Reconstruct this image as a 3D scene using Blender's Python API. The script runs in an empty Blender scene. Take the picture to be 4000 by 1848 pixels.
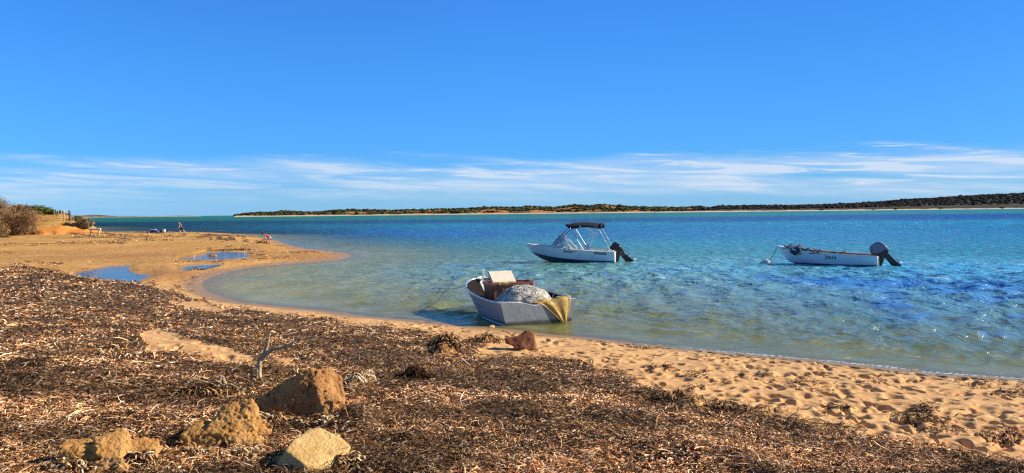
import bpy, bmesh, math, random
import numpy as np
from mathutils import Vector, Matrix
rad = math.radians
random.seed(7)
RNG = np.random.default_rng(11)
S = bpy.context.scene
C = S.collection

# ------------------------------------------------------------------ camera
CAM_Z = 2.65
FPX = 3000.0                       # focal length in pixels of the 4000 px wide photograph
PITCH, ROLL = math.atan(94 / FPX), rad(-0.6)
cam_d = bpy.data.cameras.new('camera')
cam_d.sensor_width = 36; cam_d.lens = 36 * FPX / 4000
cam_d.clip_start = 0.1; cam_d.clip_end = 30000
cam = bpy.data.objects.new('camera', cam_d); C.objects.link(cam)
CM = Matrix.Translation((0, 0, CAM_Z)) @ Matrix.Rotation(rad(90) - PITCH, 4, 'X') @ Matrix.Rotation(ROLL, 4, 'Z')
cam.matrix_world = CM
S.camera = cam
R3 = np.array(CM.to_3x3())

# ------------------------------------------------------------------ sky, sun, exposure
SUN_EL, SUN_AZ = rad(28), rad(9)   # azimuth measured from +X (right) towards +Y (away)
sun_dir = Vector((math.cos(SUN_EL) * math.cos(SUN_AZ), math.cos(SUN_EL) * math.sin(SUN_AZ), math.sin(SUN_EL)))
sl = bpy.data.lights.new('sun', 'SUN'); sl.energy = 5.0; sl.angle = rad(0.5); sl.color = (1.0, 0.93, 0.80)
so = bpy.data.objects.new('sun', sl); C.objects.link(so)
so.rotation_euler = sun_dir.to_track_quat('Z', 'Y').to_euler()

W = bpy.data.worlds.new('World'); S.world = W; W.use_nodes = True
def build_world():
    nt = W.node_tree; N = nt.nodes; L = nt.links
    bg = N['Background']; out = N['World Output']
    sky = N.new('ShaderNodeTexSky'); sky.sky_type = 'NISHITA'; sky.sun_disc = False
    sky.sun_elevation = SUN_EL; sky.sun_rotation = rad(90) - SUN_AZ
    sky.air_density = 1.0; sky.dust_density = 0.1; sky.ozone_density = 3.0; sky.altitude = 0
    bg.inputs['Strength'].default_value = 0.10
    tc = N.new('ShaderNodeTexCoord')
    sep = N.new('ShaderNodeSeparateXYZ'); L.new(tc.outputs['Generated'], sep.inputs[0])
    # vivid tint, paler near the horizon
    ramp = N.new('ShaderNodeValToRGB'); L.new(sep.outputs['Z'], ramp.inputs[0])
    cr = ramp.color_ramp
    cr.elements[0].position = 0.0; cr.elements[0].color = SKY_T[0][1]
    cr.elements[1].position = 1.0; cr.elements[1].color = SKY_T[-1][1]
    for p_, c_ in SKY_T[1:-1]: e = cr.elements.new(p_); e.color = c_
    mul = N.new('ShaderNodeMix'); mul.data_type = 'RGBA'; mul.blend_type = 'MULTIPLY'; mul.inputs[0].default_value = 1
    L.new(sky.outputs[0], mul.inputs[6]); L.new(ramp.outputs[0], mul.inputs[7])
    evn = N.new('ShaderNodeMix'); evn.data_type = 'RGBA'; evn.blend_type = 'MULTIPLY'; evn.inputs[0].default_value = 1; L.new(mul.outputs[2], evn.inputs[6])
    # clouds: direction projected on a high flat layer, streaked by the wind
    def math_(op, a, b=None, c=None):
        m = N.new('ShaderNodeMath'); m.operation = op
        for i, v in enumerate((a, b, c)):
            if v is None: continue
            if isinstance(v, (int, float)): m.inputs[i].default_value = v
            else: L.new(v, m.inputs[i])
        return m.outputs[0]
    x, y, z = sep.outputs
    az = math_('ARCTAN2', x, y)                       # 0 straight ahead, + to the right
    el = math_('ARCTANGENT', math_('DIVIDE', z, math_('SQRT', math_('ADD', math_('MULTIPLY', x, x), math_('MULTIPLY', y, y)))))
    cz = N.new('ShaderNodeCombineXYZ'); ev = None
    def noise(su, sv, sc, det, rough, off, dist=0.0):
        cmb = N.new('ShaderNodeCombineXYZ')
        L.new(math_('MULTIPLY_ADD', az, su, off), cmb.inputs[0])
        # streaks climb slightly to the left
        L.new(math_('MULTIPLY', math_('ADD', el, math_('MULTIPLY', az, 0.035)), sv), cmb.inputs[1])
        n = N.new('ShaderNodeTexNoise'); n.inputs['Scale'].default_value = sc
        n.inputs['Detail'].default_value = det; n.inputs['Roughness'].default_value = rough
        n.inputs['Distortion'].default_value = dist
        L.new(cmb.outputs[0], n.inputs['Vector']); return n.outputs['Fac']
    def rng(v, a, b, c=0.0, d=1.0):
        m = N.new('ShaderNodeMapRange'); m.interpolation_type = 'SMOOTHSTEP'
        m.inputs[1].default_value = a; m.inputs[2].default_value = b; m.inputs[3].default_value = c; m.inputs[4].default_value = d
        L.new(v, m.inputs[0]); return m.outputs[0]
    ev = math_('MULTIPLY', rng(az, -0.1, 0.62, 1.0, 0.74), rng(az, 0.6, 1.6, 1.0, 0.7))
    for k in range(3): L.new(ev, cz.inputs[k])
    L.new(cz.outputs[0], evn.inputs[7])
    # band envelope between about 0.6 and 4.4 degrees
    eln = math_('ADD', el, math_('MULTIPLY', rng(az, -0.6, 0.6), -0.004))
    n1 = noise(2.2, 26, 1.0, 6, 0.55, 3.1, 0.3)
    n2 = noise(7.0, 105, 1.0, 5, 0.62, 9.7, 0.6)
    n3 = noise(60.0, 520, 1.0, 3, 0.6, 1.7, 0.2)
    nb = noise(3.4, 18, 1.0, 5, 0.6, 5.3, 0.4)
    eln = math_('ADD', eln, math_('ADD', math_('MULTIPLY', rng(az, 0.15, 0.6), 0.008), math_('MULTIPLY', math_('SUBTRACT', nb, 0.5), 0.040)))
    band = math_('MULTIPLY', rng(eln, 0.008, 0.034), rng(eln, 0.056, 0.074, 1.0, 0.0))
    veil = rng(math_('ADD', n1, math_('MULTIPLY', n2, 0.60)), 0.55, 0.88)
    wisp = rng(math_('ADD', math_('MULTIPLY', n2, 0.7), math_('MULTIPLY', n3, 0.22)), 0.44, 0.62)
    body = math_('ADD', math_('MULTIPLY', veil, math_('ADD', math_('MULTIPLY', rng(az, -0.5, 0.1), 0.14), math_('MULTIPLY', n2, 0.85))), math_('MULTIPLY', math_('MULTIPLY', wisp, 0.65), rng(az, -0.2, 0.5, 0.25, 1.0)))
    # right-hand side: bright thin clouds near the top of the band
    top = math_('MULTIPLY', rng(eln, 0.034, 0.050), rng(eln, 0.064, 0.076, 1.0, 0.0))
    r = math_('MULTIPLY', math_('MULTIPLY', rng(n2, 0.50, 0.62), top), rng(az, 0.05, 0.30, 0.25, 0.95))
    dens = math_('MINIMUM', math_('ADD', math_('MULTIPLY', body, band), r), 0.92)
    mx = N.new('ShaderNodeMix'); mx.data_type = 'RGBA'
    L.new(dens, mx.inputs[0]); L.new(evn.outputs[2], mx.inputs[6])
    mx.inputs[7].default_value = CLOUD
    L.new(mx.outputs[2], bg.inputs['Color'])
SKY_T = [(0.0, (.30, .64, 1.45, 1)), (.026, (.26, .60, 1.22, 1)), (.075, (.20, .58, 1.19, 1)), (.17, (.23, .66, 1.24, 1)),
         (.27, (.235, .69, 1.31, 1)), (.42, (.24, .62, 1.05, 1)), (.6, (.40, .62, .75, 1)), (.87, (.60, .66, .60, 1)), (1.0, (.60, .66, .60, 1))]
CLOUD = (4.3, 5.1, 6.2, 1)
build_world()
S.view_settings.view_transform = 'Standard'; S.view_settings.look = 'None'
S.view_settings.exposure = 0.585; S.view_settings.gamma = 1.0
S.cycles.max_bounces = 6; S.cycles.diffuse_bounces = 2; S.cycles.glossy_bounces = 3
S.cycles.transparent_max_bounces = 12; S.cycles.caustics_reflective = False; S.cycles.caustics_refractive = False
S.cycles.sample_clamp_indirect = 3.0; S.cycles.sample_clamp_direct = 12.0; S.cycles.use_denoising = False; S.cycles.use_adaptive_sampling = False; S.cycles.filter_width = 1.3

# ------------------------------------------------------------------ projection helpers
def ray(px, py):
    """world direction of a pixel of the 4000x1848 photograph, scaled so that Y = 1"""
    d = R3 @ np.array([(px - 2000) / FPX, -(py - 924) / FPX, -1.0])
    return d / d[1]
def onz(px, py, z=0.0):
    d = ray(px, py); t = (z - CAM_Z) / d[2]
    return np.array([d[0] * t, d[1] * t, z])
def atY(px, py, Y):
    d = ray(px, py); return np.array([d[0] * Y, Y, CAM_Z + d[2] * Y])
def proj(X, Y, Z):
    P = np.stack([X, Y, Z - CAM_Z], -1) @ R3
    w = np.maximum(-P[..., 2], 1e-3)
    return 2000 + FPX * P[..., 0] / w, 924 - FPX * P[..., 1] / w, -P[..., 2]

# ------------------------------------------------------------------ numpy noise
def _h(ix, iy, iz, s):
    h = (ix.astype(np.int64) * 374761393 + iy.astype(np.int64) * 668265263 + iz * 2147483647 + s * 1274126177) & 0xffffffff
    h = ((h ^ (h >> 13)) * 1274126177) & 0xffffffff
    h = ((h ^ (h >> 16)) * 2246822519) & 0xffffffff
    return ((h ^ (h >> 15)) & 0xffffff) / float(0xffffff)
def vn(x, y, s=0):
    x = np.asarray(x, float); y = np.asarray(y, float)
    ix = np.floor(x); iy = np.floor(y); fx = x - ix; fy = y - iy
    fx = fx * fx * (3 - 2 * fx); fy = fy * fy * (3 - 2 * fy)
    z = np.zeros_like(ix, dtype=np.int64)
    a = _h(ix, iy, z, s); b = _h(ix + 1, iy, z, s); c = _h(ix, iy + 1, z, s); d = _h(ix + 1, iy + 1, z, s)
    return (a * (1 - fx) + b * fx) * (1 - fy) + (c * (1 - fx) + d * fx) * fy - 0.5
def fbm(x, y, s=0, o=4, g=0.5):
    r = 0; a = 1; t = 0
    for i in range(o):
        r = r + a * vn(x * 2 ** i + 17.3 * i, y * 2 ** i - 9.1 * i, s + i); t += a; a *= g
    return r / t * 2
def vn3(x, y, z, s=0):
    ix, iy, iz = np.floor(x), np.floor(y), np.floor(z)
    fx, fy, fz = x - ix, y - iy, z - iz
    fx, fy, fz = [f * f * (3 - 2 * f) for f in (fx, fy, fz)]
    r = 0
    for dx in (0, 1):
        for dy in (0, 1):
            for dz in (0, 1):
                r = r + _h(ix + dx, iy + dy, (iz + dz).astype(np.int64), s) * (fx if dx else 1 - fx) * (fy if dy else 1 - fy) * (fz if dz else 1 - fz)
    return r - 0.5
def fbm3(p, sc, s=0, o=4, g=0.5):
    r = 0; a = 1; t = 0
    for i in range(o):
        q = p * sc * 2 ** i + 13.7 * i
        r = r + a * vn3(q[:, 0], q[:, 1], q[:, 2], s + i); t += a; a *= g
    return r / t * 2
def sst(x, a, b):
    t = np.clip((x - a) / (b - a), 0, 1); return t * t * (3 - 2 * t)
def sdf(px, py, poly):
    """signed distance to a closed polygon, inside positive"""
    P = np.asarray(poly, float); d = np.full(px.shape, 1e18); ins = np.zeros(px.shape, bool)
    n = len(P)
    for i in range(n):
        ax, ay = P[i]; bx, by = P[(i + 1) % n]
        ex, ey = bx - ax, by - ay
        t = np.clip(((px - ax) * ex + (py - ay) * ey) / (ex * ex + ey * ey + 1e-12), 0, 1)
        d = np.minimum(d, (px - ax - t * ex) ** 2 + (py - ay - t * ey) ** 2)
        c = ((ay > py) != (by > py)) & (px < ex * (py - ay) / (ey if abs(ey) > 1e-12 else 1e-12) + ax)
        ins ^= c
    return np.sqrt(d) * np.where(ins, 1, -1)

# ------------------------------------------------------------------ object helpers
def tag(o, label=None, cat=None, group=None, kind=None):
    if label: o['label'] = label
    if cat: o['category'] = cat
    if group: o['group'] = group
    if kind: o['kind'] = kind
    return o
def thing(name, loc, label, cat, group=None, rz=0.0):
    o = bpy.data.objects.new(name, None); C.objects.link(o)
    o.location = loc; o.rotation_euler = (0, 0, rz); o.empty_display_size = 0.2
    return tag(o, label, cat, group)
def link(name, me, mat=None, parent=None, smooth=False, loc=None):
    o = bpy.data.objects.new(name, me); C.objects.link(o)
    if mat is not None and not me.materials: me.materials.append(mat)
    if parent is not None: o.parent = parent
    if loc is not None: o.location = loc
    if smooth and len(me.polygons): me.polygons.foreach_set('use_smooth', np.ones(len(me.polygons), bool))
    return o
def npmesh(name, V, F, attrs=None, smooth=False):
    """V (n,3); F (m,k) all faces with k corners"""
    V = np.ascontiguousarray(V, dtype=np.float32); F = np.ascontiguousarray(F, dtype=np.int32)
    me = bpy.data.meshes.new(name)
    me.vertices.add(len(V)); me.vertices.foreach_set('co', V.ravel())
    m, k = F.shape
    me.loops.add(m * k); me.loops.foreach_set('vertex_index', F.ravel())
    me.polygons.add(m); me.polygons.foreach_set('loop_start', np.arange(0, m * k, k, dtype=np.int32))
    try: me.polygons.foreach_set('loop_total', np.full(m, k, dtype=np.int32))
    except Exception: pass
    for an, a in (attrs or {}).items():
        a = np.asarray(a, dtype=np.float32)
        if a.ndim == 1:
            at = me.attributes.new(an, 'FLOAT', 'POINT'); at.data.foreach_set('value', a)
        else:
            if a.shape[1] == 3: a = np.concatenate([a, np.ones((len(a), 1), np.float32)], 1)
            at = me.attributes.new(an, 'FLOAT_COLOR', 'POINT'); at.data.foreach_set('color', np.ascontiguousarray(a).ravel())
    me.update(calc_edges=True)
    if smooth: me.polygons.foreach_set('use_smooth', np.ones(m, bool))
    return me
class MB:
    """collects simple shapes into one mesh"""
    def __init__(s): s.v = []; s.f = []
    def add(s, V, F):
        b = len(s.v); s.v += [tuple(map(float, p)) for p in V]; s.f += [tuple(b + i for i in f) for f in F]; return s
    def box(s, c, d, rz=0, M=None):
        x, y, z = d[0] / 2, d[1] / 2, d[2] / 2
        V = [Vector((a * x, b * y, e * z)) for e in (-1, 1) for a, b in ((-1, -1), (1, -1), (1, 1), (-1, 1))]
        R = M if M else Matrix.Rotation(rz, 3, 'Z')
        V = [R @ v + Vector(c) for v in V]
        return s.add(V, [(3, 2, 1, 0), (4, 5, 6, 7), (0, 1, 5, 4), (1, 2, 6, 5), (2, 3, 7, 6), (3, 0, 4, 7)])
    def tube(s, pts, r, n=8, cap=True):
        pts = [Vector(p) for p in pts]; rs = r if isinstance(r, (list, tuple)) else [r] * len(pts)
        V = []; F = []; up = None
        for i, p in enumerate(pts):
            t = (pts[min(i + 1, len(pts) - 1)] - pts[max(i - 1, 0)]).normalized()
            if up is None: up = t.orthogonal().normalized()
            up = (up - t * up.dot(t)).normalized(); w = t.cross(up)
            for k in range(n):
                a = 2 * math.pi * k / n; V.append(p + (up * math.cos(a) + w * math.sin(a)) * rs[i])
        for i in range(len(pts) - 1):
            for k in range(n): F.append((i * n + k, i * n + (k + 1) % n, (i + 1) * n + (k + 1) % n, (i + 1) * n + k))
        if cap: F.append(tuple(range(n))[::-1]); F.append(tuple((len(pts) - 1) * n + k for k in range(n)))
        return s.add(V, F)
    def loft(s, rings, closed=True, cap=True):
        n = len(rings[0]); V = [p for r_ in rings for p in r_]; F = []
        for i in range(len(rings) - 1):
            for k in range(n if closed else n - 1):
                F.append((i * n + k, i * n + (k + 1) % n, (i + 1) * n + (k + 1) % n, (i + 1) * n + k))
        if cap and closed: F.append(tuple(range(n))[::-1]); F.append(tuple((len(rings) - 1) * n + k for k in range(n)))
        return s.add(V, F)
    def prism(s, prof, y0, y1, inset=0.0):
        """extrude an x,z outline along y, edges eased by inset"""
        cx = sum(p[0] for p in prof) / len(prof); cz = sum(p[1] for p in prof) / len(prof)
        def ring(y, k): return [(cx + (p[0] - cx) * k, y, cz + (p[1] - cz) * k) for p in prof]
        if inset:
            k = 1 - inset; e = (y1 - y0) * 0.14
            return s.loft([ring(y0, k), ring(y0 + e, 1), ring(y1 - e, 1), ring(y1, k)])
        return s.loft([ring(y0, 1), ring(y1, 1)])
    def build(s, name, mat, parent=None, smooth=False, bevel=0.0):
        me = bpy.data.meshes.new(name); me.from_pydata(s.v, [], s.f); me.update()
        bm = bmesh.new(); bm.from_mesh(me)
        bmesh.ops.recalc_face_normals(bm, faces=bm.faces)
        if bevel: bmesh.ops.bevel(bm, geom=[e for e in bm.edges if len(e.link_faces) == 2 and e.calc_face_angle(0) > 0.5], offset=bevel, segments=2, affect='EDGES', clamp_overlap=True)
        bm.to_mesh(me); bm.free()
        o = link(name, me, mat, parent)
        if smooth:
            me.polygons.foreach_set('use_smooth', np.ones(len(me.polygons), bool))
            try: me.set_sharp_from_angle(angle=rad(40))
            except Exception: pass
        return o
def voxel(me, size):
    o = bpy.data.objects.new('tmp', me); C.objects.link(o)
    m = o.modifiers.new('r', 'REMESH'); m.mode = 'VOXEL'; m.voxel_size = size
    dg = bpy.context.evaluated_depsgraph_get(); dg.update()
    r = bpy.data.meshes.new_from_object(o.evaluated_get(dg)); bpy.data.objects.remove(o); return r
def evalmods(me, setup):
    o = bpy.data.objects.new('tmp', me); C.objects.link(o); setup(o)
    dg = bpy.context.evaluated_depsgraph_get(); dg.update()
    r = bpy.data.meshes.new_from_object(o.evaluated_get(dg)); bpy.data.objects.remove(o); return r

# ------------------------------------------------------------------ material helper
class NT:
    def __init__(s, name):
        s.m = bpy.data.materials.new(name); s.m.use_nodes = True
        s.nt = s.m.node_tree; s.N = s.nt.nodes; s.L = s.nt.links
        s.p = s.N['Principled BSDF']; s.out = s.N['Material Output']
    def n(s, t, **k):
        x = s.N.new('ShaderNode' + t)
        for a, b in k.items(): setattr(x, a, b)
        return x
    def set(s, sock, v):
        if isinstance(v, (int, float)): sock.default_value = v
        elif isinstance(v, (tuple, list)): sock.default_value = tuple(v) + ((1,) if len(v) == 3 and len(sock.default_value) == 4 else ())
        else: s.L.new(v, sock)
    def math(s, op, a, b=0.0, c=0.0, clamp=False):
        m = s.n('Math', operation=op, use_clamp=clamp)
        for i, v in enumerate((a, b, c)): s.set(m.inputs[i], v)
        return m.outputs[0]
    def mix(s, f, a, b, mode='MIX'):
        m = s.n('Mix', data_type='RGBA', blend_type=mode); s.set(m.inputs[0], f); s.set(m.inputs[6], a); s.set(m.inputs[7], b); return m.outputs[2]
    def coord(s, kind='Object', scale=(1, 1, 1), rot=(0, 0, 0)):
        t = s.n('TexCoord'); mp = s.n('Mapping'); mp.inputs['Scale'].default_value = scale; mp.inputs['Rotation'].default_value = rot
        s.L.new(t.outputs[kind], mp.inputs[0]); return mp.outputs[0]
    def noise(s, vec, sc, det=4, rough=0.5, dist=0.0, col=False):
        t = s.n('TexNoise'); s.L.new(vec, t.inputs['Vector']); t.inputs['Scale'].default_value = sc
        t.inputs['Detail'].default_value = det; t.inputs['Roughness'].default_value = rough; t.inputs['Distortion'].default_value = dist
        return t.outputs['Color' if col else 'Fac']
    def voro(s, vec, sc, feat='F1', out='Distance'):
        t = s.n('TexVoronoi', feature=feat); s.L.new(vec, t.inputs['Vector']); t.inputs['Scale'].default_value = sc; return t.outputs[out]
    def rng(s, v, a, b, c=0.0, d=1.0, smooth=True):
        m = s.n('MapRange'); m.interpolation_type = 'SMOOTHSTEP' if smooth else 'LINEAR'
        for i, q in enumerate((v, a, b, c, d)): s.set(m.inputs[i], q)
        return m.outputs[0]
    def ramp(s, v, stops):
        r = s.n('ValToRGB'); s.set(r.inputs[0], v); cr = r.color_ramp
        cr.elements[0].position = stops[0][0]; cr.elements[0].color = tuple(stops[0][1]) + (1,)
        cr.elements[1].position = stops[-1][0]; cr.elements[1].color = tuple(stops[-1][1]) + (1,)
        for p, c in stops[1:-1]: e = cr.elements.new(p); e.color = tuple(c) + (1,)
        return r.outputs[0]
    def attr(s, name, out='Fac'):
        a = s.n('Attribute', attribute_name=name); return a.outputs[out]
    def bump(s, h, strength=0.5, dist=0.02, normal=None):
        b = s.n('Bump'); b.inputs['Strength'].default_value = strength; b.inputs['Distance'].default_value = dist
        s.L.new(h, b.inputs['Height'])
        if normal is not None: s.L.new(normal, b.inputs['Normal'])
        return b.outputs[0]
    def fin(s, col=None, rough=None, metal=None, normal=None, spec=None):
        p = s.p
        if col is not None: s.set(p.inputs['Base Color'], col)
        if rough is not None: s.set(p.inputs['Roughness'], rough)
        if metal is not None: s.set(p.inputs['Metallic'], metal)
        if spec is not None: p.inputs['Specular IOR Level'].default_value = spec
        if normal is not None: s.L.new(normal, p.inputs['Normal'])
        return s.m
def simple(name, col, rough=0.5, var=0.15, sc=6.0, metal=0.0, bump=0.0, dirt=None, spec=0.5):
    """a plain surface with worn variation"""
    t = NT(name); v = t.coord('Object')
    n = t.noise(v, sc, 5, 0.6)
    c = t.mix(t.rng(n, 0.3, 0.7), tuple(x * (1 - var) for x in col), tuple(min(1, x * (1 + var)) for x in col))
    if dirt: c = t.mix(t.rng(t.noise(v, sc * 2.3, 6, 0.7), 0.52, 0.72, 0, 0.8), c, dirt)
    r = t.rng(n, 0.3, 0.7, max(0.02, rough - 0.1), min(1, rough + 0.1))
    nn = t.bump(t.noise(v, sc * 8, 4, 0.6), 0.4, bump) if bump else None
    return t.fin(c, r, metal, nn, spec)
# ================================================================== ground
SHORE_PX = [(4600, 1560), (4000, 1484), (3645, 1461), (3322, 1424), (3000, 1393), (2690, 1364), (2460, 1337), (2300, 1319),
            (2143, 1306), (2007, 1289), (1845, 1274), (1600, 1251), (1400, 1232), (1250, 1213), (1100, 1198), (950, 1180),
            (860, 1160), (812, 1142), (792, 1120), (800, 1096), (840, 1075), (900, 1058), (1000, 1043), (1100, 1033),
            (1200, 1026), (1300, 1019), (1352, 1010), (1376, 1000), (1350, 989), (1280, 980), (1190, 970), (1130, 956),
            (1085, 942), (1030, 929), (985, 921), (900, 913), (700, 911), (380, 911)]
SHORE = [tuple(onz(x, y)[:2]) for x, y in SHORE_PX]
SHORE += [(-80, 135), (-140, 240), (-600, 420), (-600, -60), (60, -60), (40, 2)]
PX_BACK = None
def shore_d(X, Y): return sdf(X, Y, SHORE)
CAPY = [-60, 6, 12, 18, 25, 32, 45, 60, 75, 92, 100, 108, 118, 400]
CAPZ = [1.6, 1.12, 1.0, 0.72, 0.38, 0.22, 0.20, 0.30, 0.42, 0.62, 0.68, 0.60, 0.5, 0.9]
CRX = [-400, -75, -64, -60, -58, -56.2, -54.5, -53.2, -52.2, -51, 0]
CRZ = [7.0, 4.7, 4.0, 3.9, 3.5, 3.0, 2.6, 1.9, 1.1, 0.3, 0]
def P2(*pts): return list(pts)
PONDS = [P2((287, 1070), (349, 1058), (439, 1041), (512, 1039), (495, 1050), (516, 1068), (543, 1073), (594, 1075), (567, 1089), (532, 1101), (497, 1101), (423, 1091), (349, 1081)),
         P2((706, 1010), (769, 1000), (823, 985), (873, 981), (970, 987), (963, 1004), (893, 1012), (776, 1013)),
         P2((695, 1052), (757, 1039), (850, 1033), (856, 1037), (796, 1049), (726, 1056))]
WRACK = P2((-900, 1075), (-300, 1055), (0, 1050), (60, 1040), (150, 1052), (290, 1078), (400, 1098), (520, 1112), (590, 1130), (700, 1150), (760, 1170), (850, 1195),
           (1000, 1215), (1250, 1248), (1400, 1268), (1600, 1290), (1720, 1318), (1830, 1330), (1900, 1352), (1850, 1390), (1950, 1402), (2150, 1400),
           (2300, 1425), (2450, 1478), (2600, 1540), (2750, 1590), (2900, 1610), (3100, 1655), (3300, 1690), (3500, 1735), (3700, 1768),
           (4000, 1835), (4700, 1950), (6000, 2300), (6000, 9000), (-3000, 9000), (-3000, 1100))
HOLES = [P2((570, 1300), (640, 1292), (720, 1312), (850, 1352), (1010, 1400), (1000, 1432), (900, 1422), (700, 1395), (570, 1385)),
         P2((1060, 1418), (1120, 1405), (1190, 1412), (1150, 1432)), P2((640, 1178), (760, 1182), (900, 1202), (860, 1215), (700, 1196)),
         P2((20, 1270), (70, 1265), (75, 1285), (30, 1290))]
# loose patches of wrack on the sand and the spit: px, py, half width, half height, strength
CLUMPS = [(3170, 1515, 90, 16, .8), (3260, 1600, 60, 16, .8), (3600, 1630, 75, 36, .9), (3700, 1690, 130, 16, .7), (3930, 1710, 90, 26, .9),
          (2575, 1448, 60, 14, .8), (2760, 1458, 60, 14, .7), (2950, 1475, 60, 12, .7), (2540, 1340 + 18, 50, 7, .7), (2780, 1388, 40, 6, .7), (3830, 1500, 90, 12, .7),
          (3950, 1540, 80, 14, .7), (2830, 1500, 50, 12, .7), (2700, 1512, 50, 14, .7), (3420, 1500, 60, 8, .6), (2420, 1400, 60, 8, .5),
          (870, 925, 95, 19, 1.2), (620, 905, 90, 7, .8), (700, 920, 60, 8, .7), (450, 925, 160, 9, 1.0), (350, 915, 90, 6, .8), (560, 938, 110, 6, .8),
          (250, 951, 110, 5, .9), (80, 955, 100, 4, .7), (420, 948, 70, 5, .9), (20, 989, 40, 4, .8), (1010, 945, 60, 6, .8), (930, 965, 60, 5, .6),
          (1130, 962, 60, 4, .6), (900, 973, 90, 5, 1.0), (985, 984, 40, 6, 1.2), (1000, 1000, 30, 10, .9), (820, 1019, 120, 5, .9), (960, 1016, 70, 5, .9), (1080, 1008, 60, 7, .8),
          (1180, 985, 70, 6, .5), (1080, 985, 60, 7, .5), (770, 1060, 20, 4, .9), (780, 1090, 30, 10, .8), (730, 1120, 60, 18, .7), (690, 1140, 80, 14, .6), (600, 1120, 50, 8, .6), (130, 1030, 120, 8, .5),
          (340, 1047, 30, 3, .6), (1600, 1268, 80, 6, .5), (1720, 1282, 60, 5, .5), (1780, 1300, 60, 7, .5)]
OCHRE = [(300, 904, 60, 13), (240, 898, 70, 18), (170, 905, 60, 12), (380, 910, 60, 6), (320, 893, 14, 9)]

def masks(X, Y, Z):
    px, py, w = proj(X, Y, Z)
    py = np.where(w < 0.5, 4000, py); py = np.clip(py, 700, 6000); px = np.clip(px, -4000, 8000)
    sc = np.clip((py - 860) / 500, 0.08, 1.3)                 # source px softness grows towards the viewer
    jx = fbm(px / 70, py / 28, 5, 4) * 26 * sc; jy = fbm(px / 60, py / 24, 9, 4) * 20 * sc
    d = sdf(px + jx, py + jy, WRACK) / (24 * sc + 2)
    m = np.clip(d * 0.5 + 0.5, 0, 1)
    for h in HOLES:
        hd = sdf(px + jx * 1.3, py + jy * 1.3, h) / (10 * sc + 2); m = np.minimum(m, 1 - np.clip(hd * 0.5 + 0.6, 0, 1))
    for cx, cy, a, b, s in CLUMPS:
        e = ((px - cx + jx * 2) / (a * 1.25)) ** 2 + ((py - cy + jy) / (b * 1.2)) ** 2
        m = np.maximum(m, np.clip(1.35 - e, 0, 1) * s * sst(fbm(px / 24, py / 3.6, 31, 5, 0.6), -0.05, 0.28))
    m = np.clip(m, 0, 1)
    oc = 0 * px
    for cx, cy, a, b in OCHRE: oc = np.maximum(oc, np.clip(1.3 - ((px - cx + jx * 3) / a) ** 2 - ((py - cy) / b) ** 2, 0, 1))
    return px, py, m, oc

FOOT = []
def _mk_feet():
    r = np.random.default_rng(5); n = 2300
    px = r.uniform(1500, 4800, n); py = 1262 + (px - 1700) * 0.092 + 6 + 520 * r.random(n) ** 1.5
    px = np.append(px, r.uniform(570, 1000, 60)); py = np.append(py, r.uniform(1295, 1425, 60)); n += 60
    d = np.stack([(px - 2000) / FPX, -(py - 924) / FPX, -np.ones(n)], -1) @ R3.T; d = d / d[:, 1:2]; z = np.full(n, .5)
    for _ in range(9):
        t = (z - CAM_Z) / d[:, 2]; X, Y = d[:, 0] * t, d[:, 1] * t; z = .5 * z + .5 * base_h(X, Y)[0]
    for x, y in zip(X, Y): FOOT.append((x, y, r.uniform(0.07, 0.20), r.uniform(0.05, 0.11), r.uniform(0, 3.14), r.uniform(0.018, 0.060)))
HEAPS = [  # low mounds of heaped wrack or sand: px, py, base z, radius x, radius y, height
    (560, 1500, 1.0, .45, .28, .10), (850, 1500, 1.02, .30, .30, .14), (700, 1530, 1.03, .5, .2, .09), (1050, 1360, .85, .5, .3, .07),
    (820, 1330, .75, .8, .35, .08), (700, 1290, .75, .9, .3, .07), (1745, 1345, .45, .22, .2, .16), (1620, 1470, .8, .3, .2, .10),
    (2650, 1565, .95, .4, .18, .12), (2800, 1600, .95, .6, .2, .10), (3650, 1750, 1.0, .5, .2, .07), (200, 1390, .9, .6, .3, .06), (300, 1500, 1.0, .5, .2, .05),
    (1390, 1480, 1.0, .28, .3, .17), (700, 1740, 1.1, .3, .2, .08), (960, 1720, 1.1, .25, .2, .06), (120, 1330, .9, .8, .25, .07), (2080, 1590, 1.05, .3, .15, .05),
    (870, 925, .5, 3.2, 2.5, .38)]
HEAPS = [(onz(a, b, z)[0], onz(a, b, z)[1], rx, ry, h) for a, b, z, rx, ry, h in HEAPS]

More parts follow.
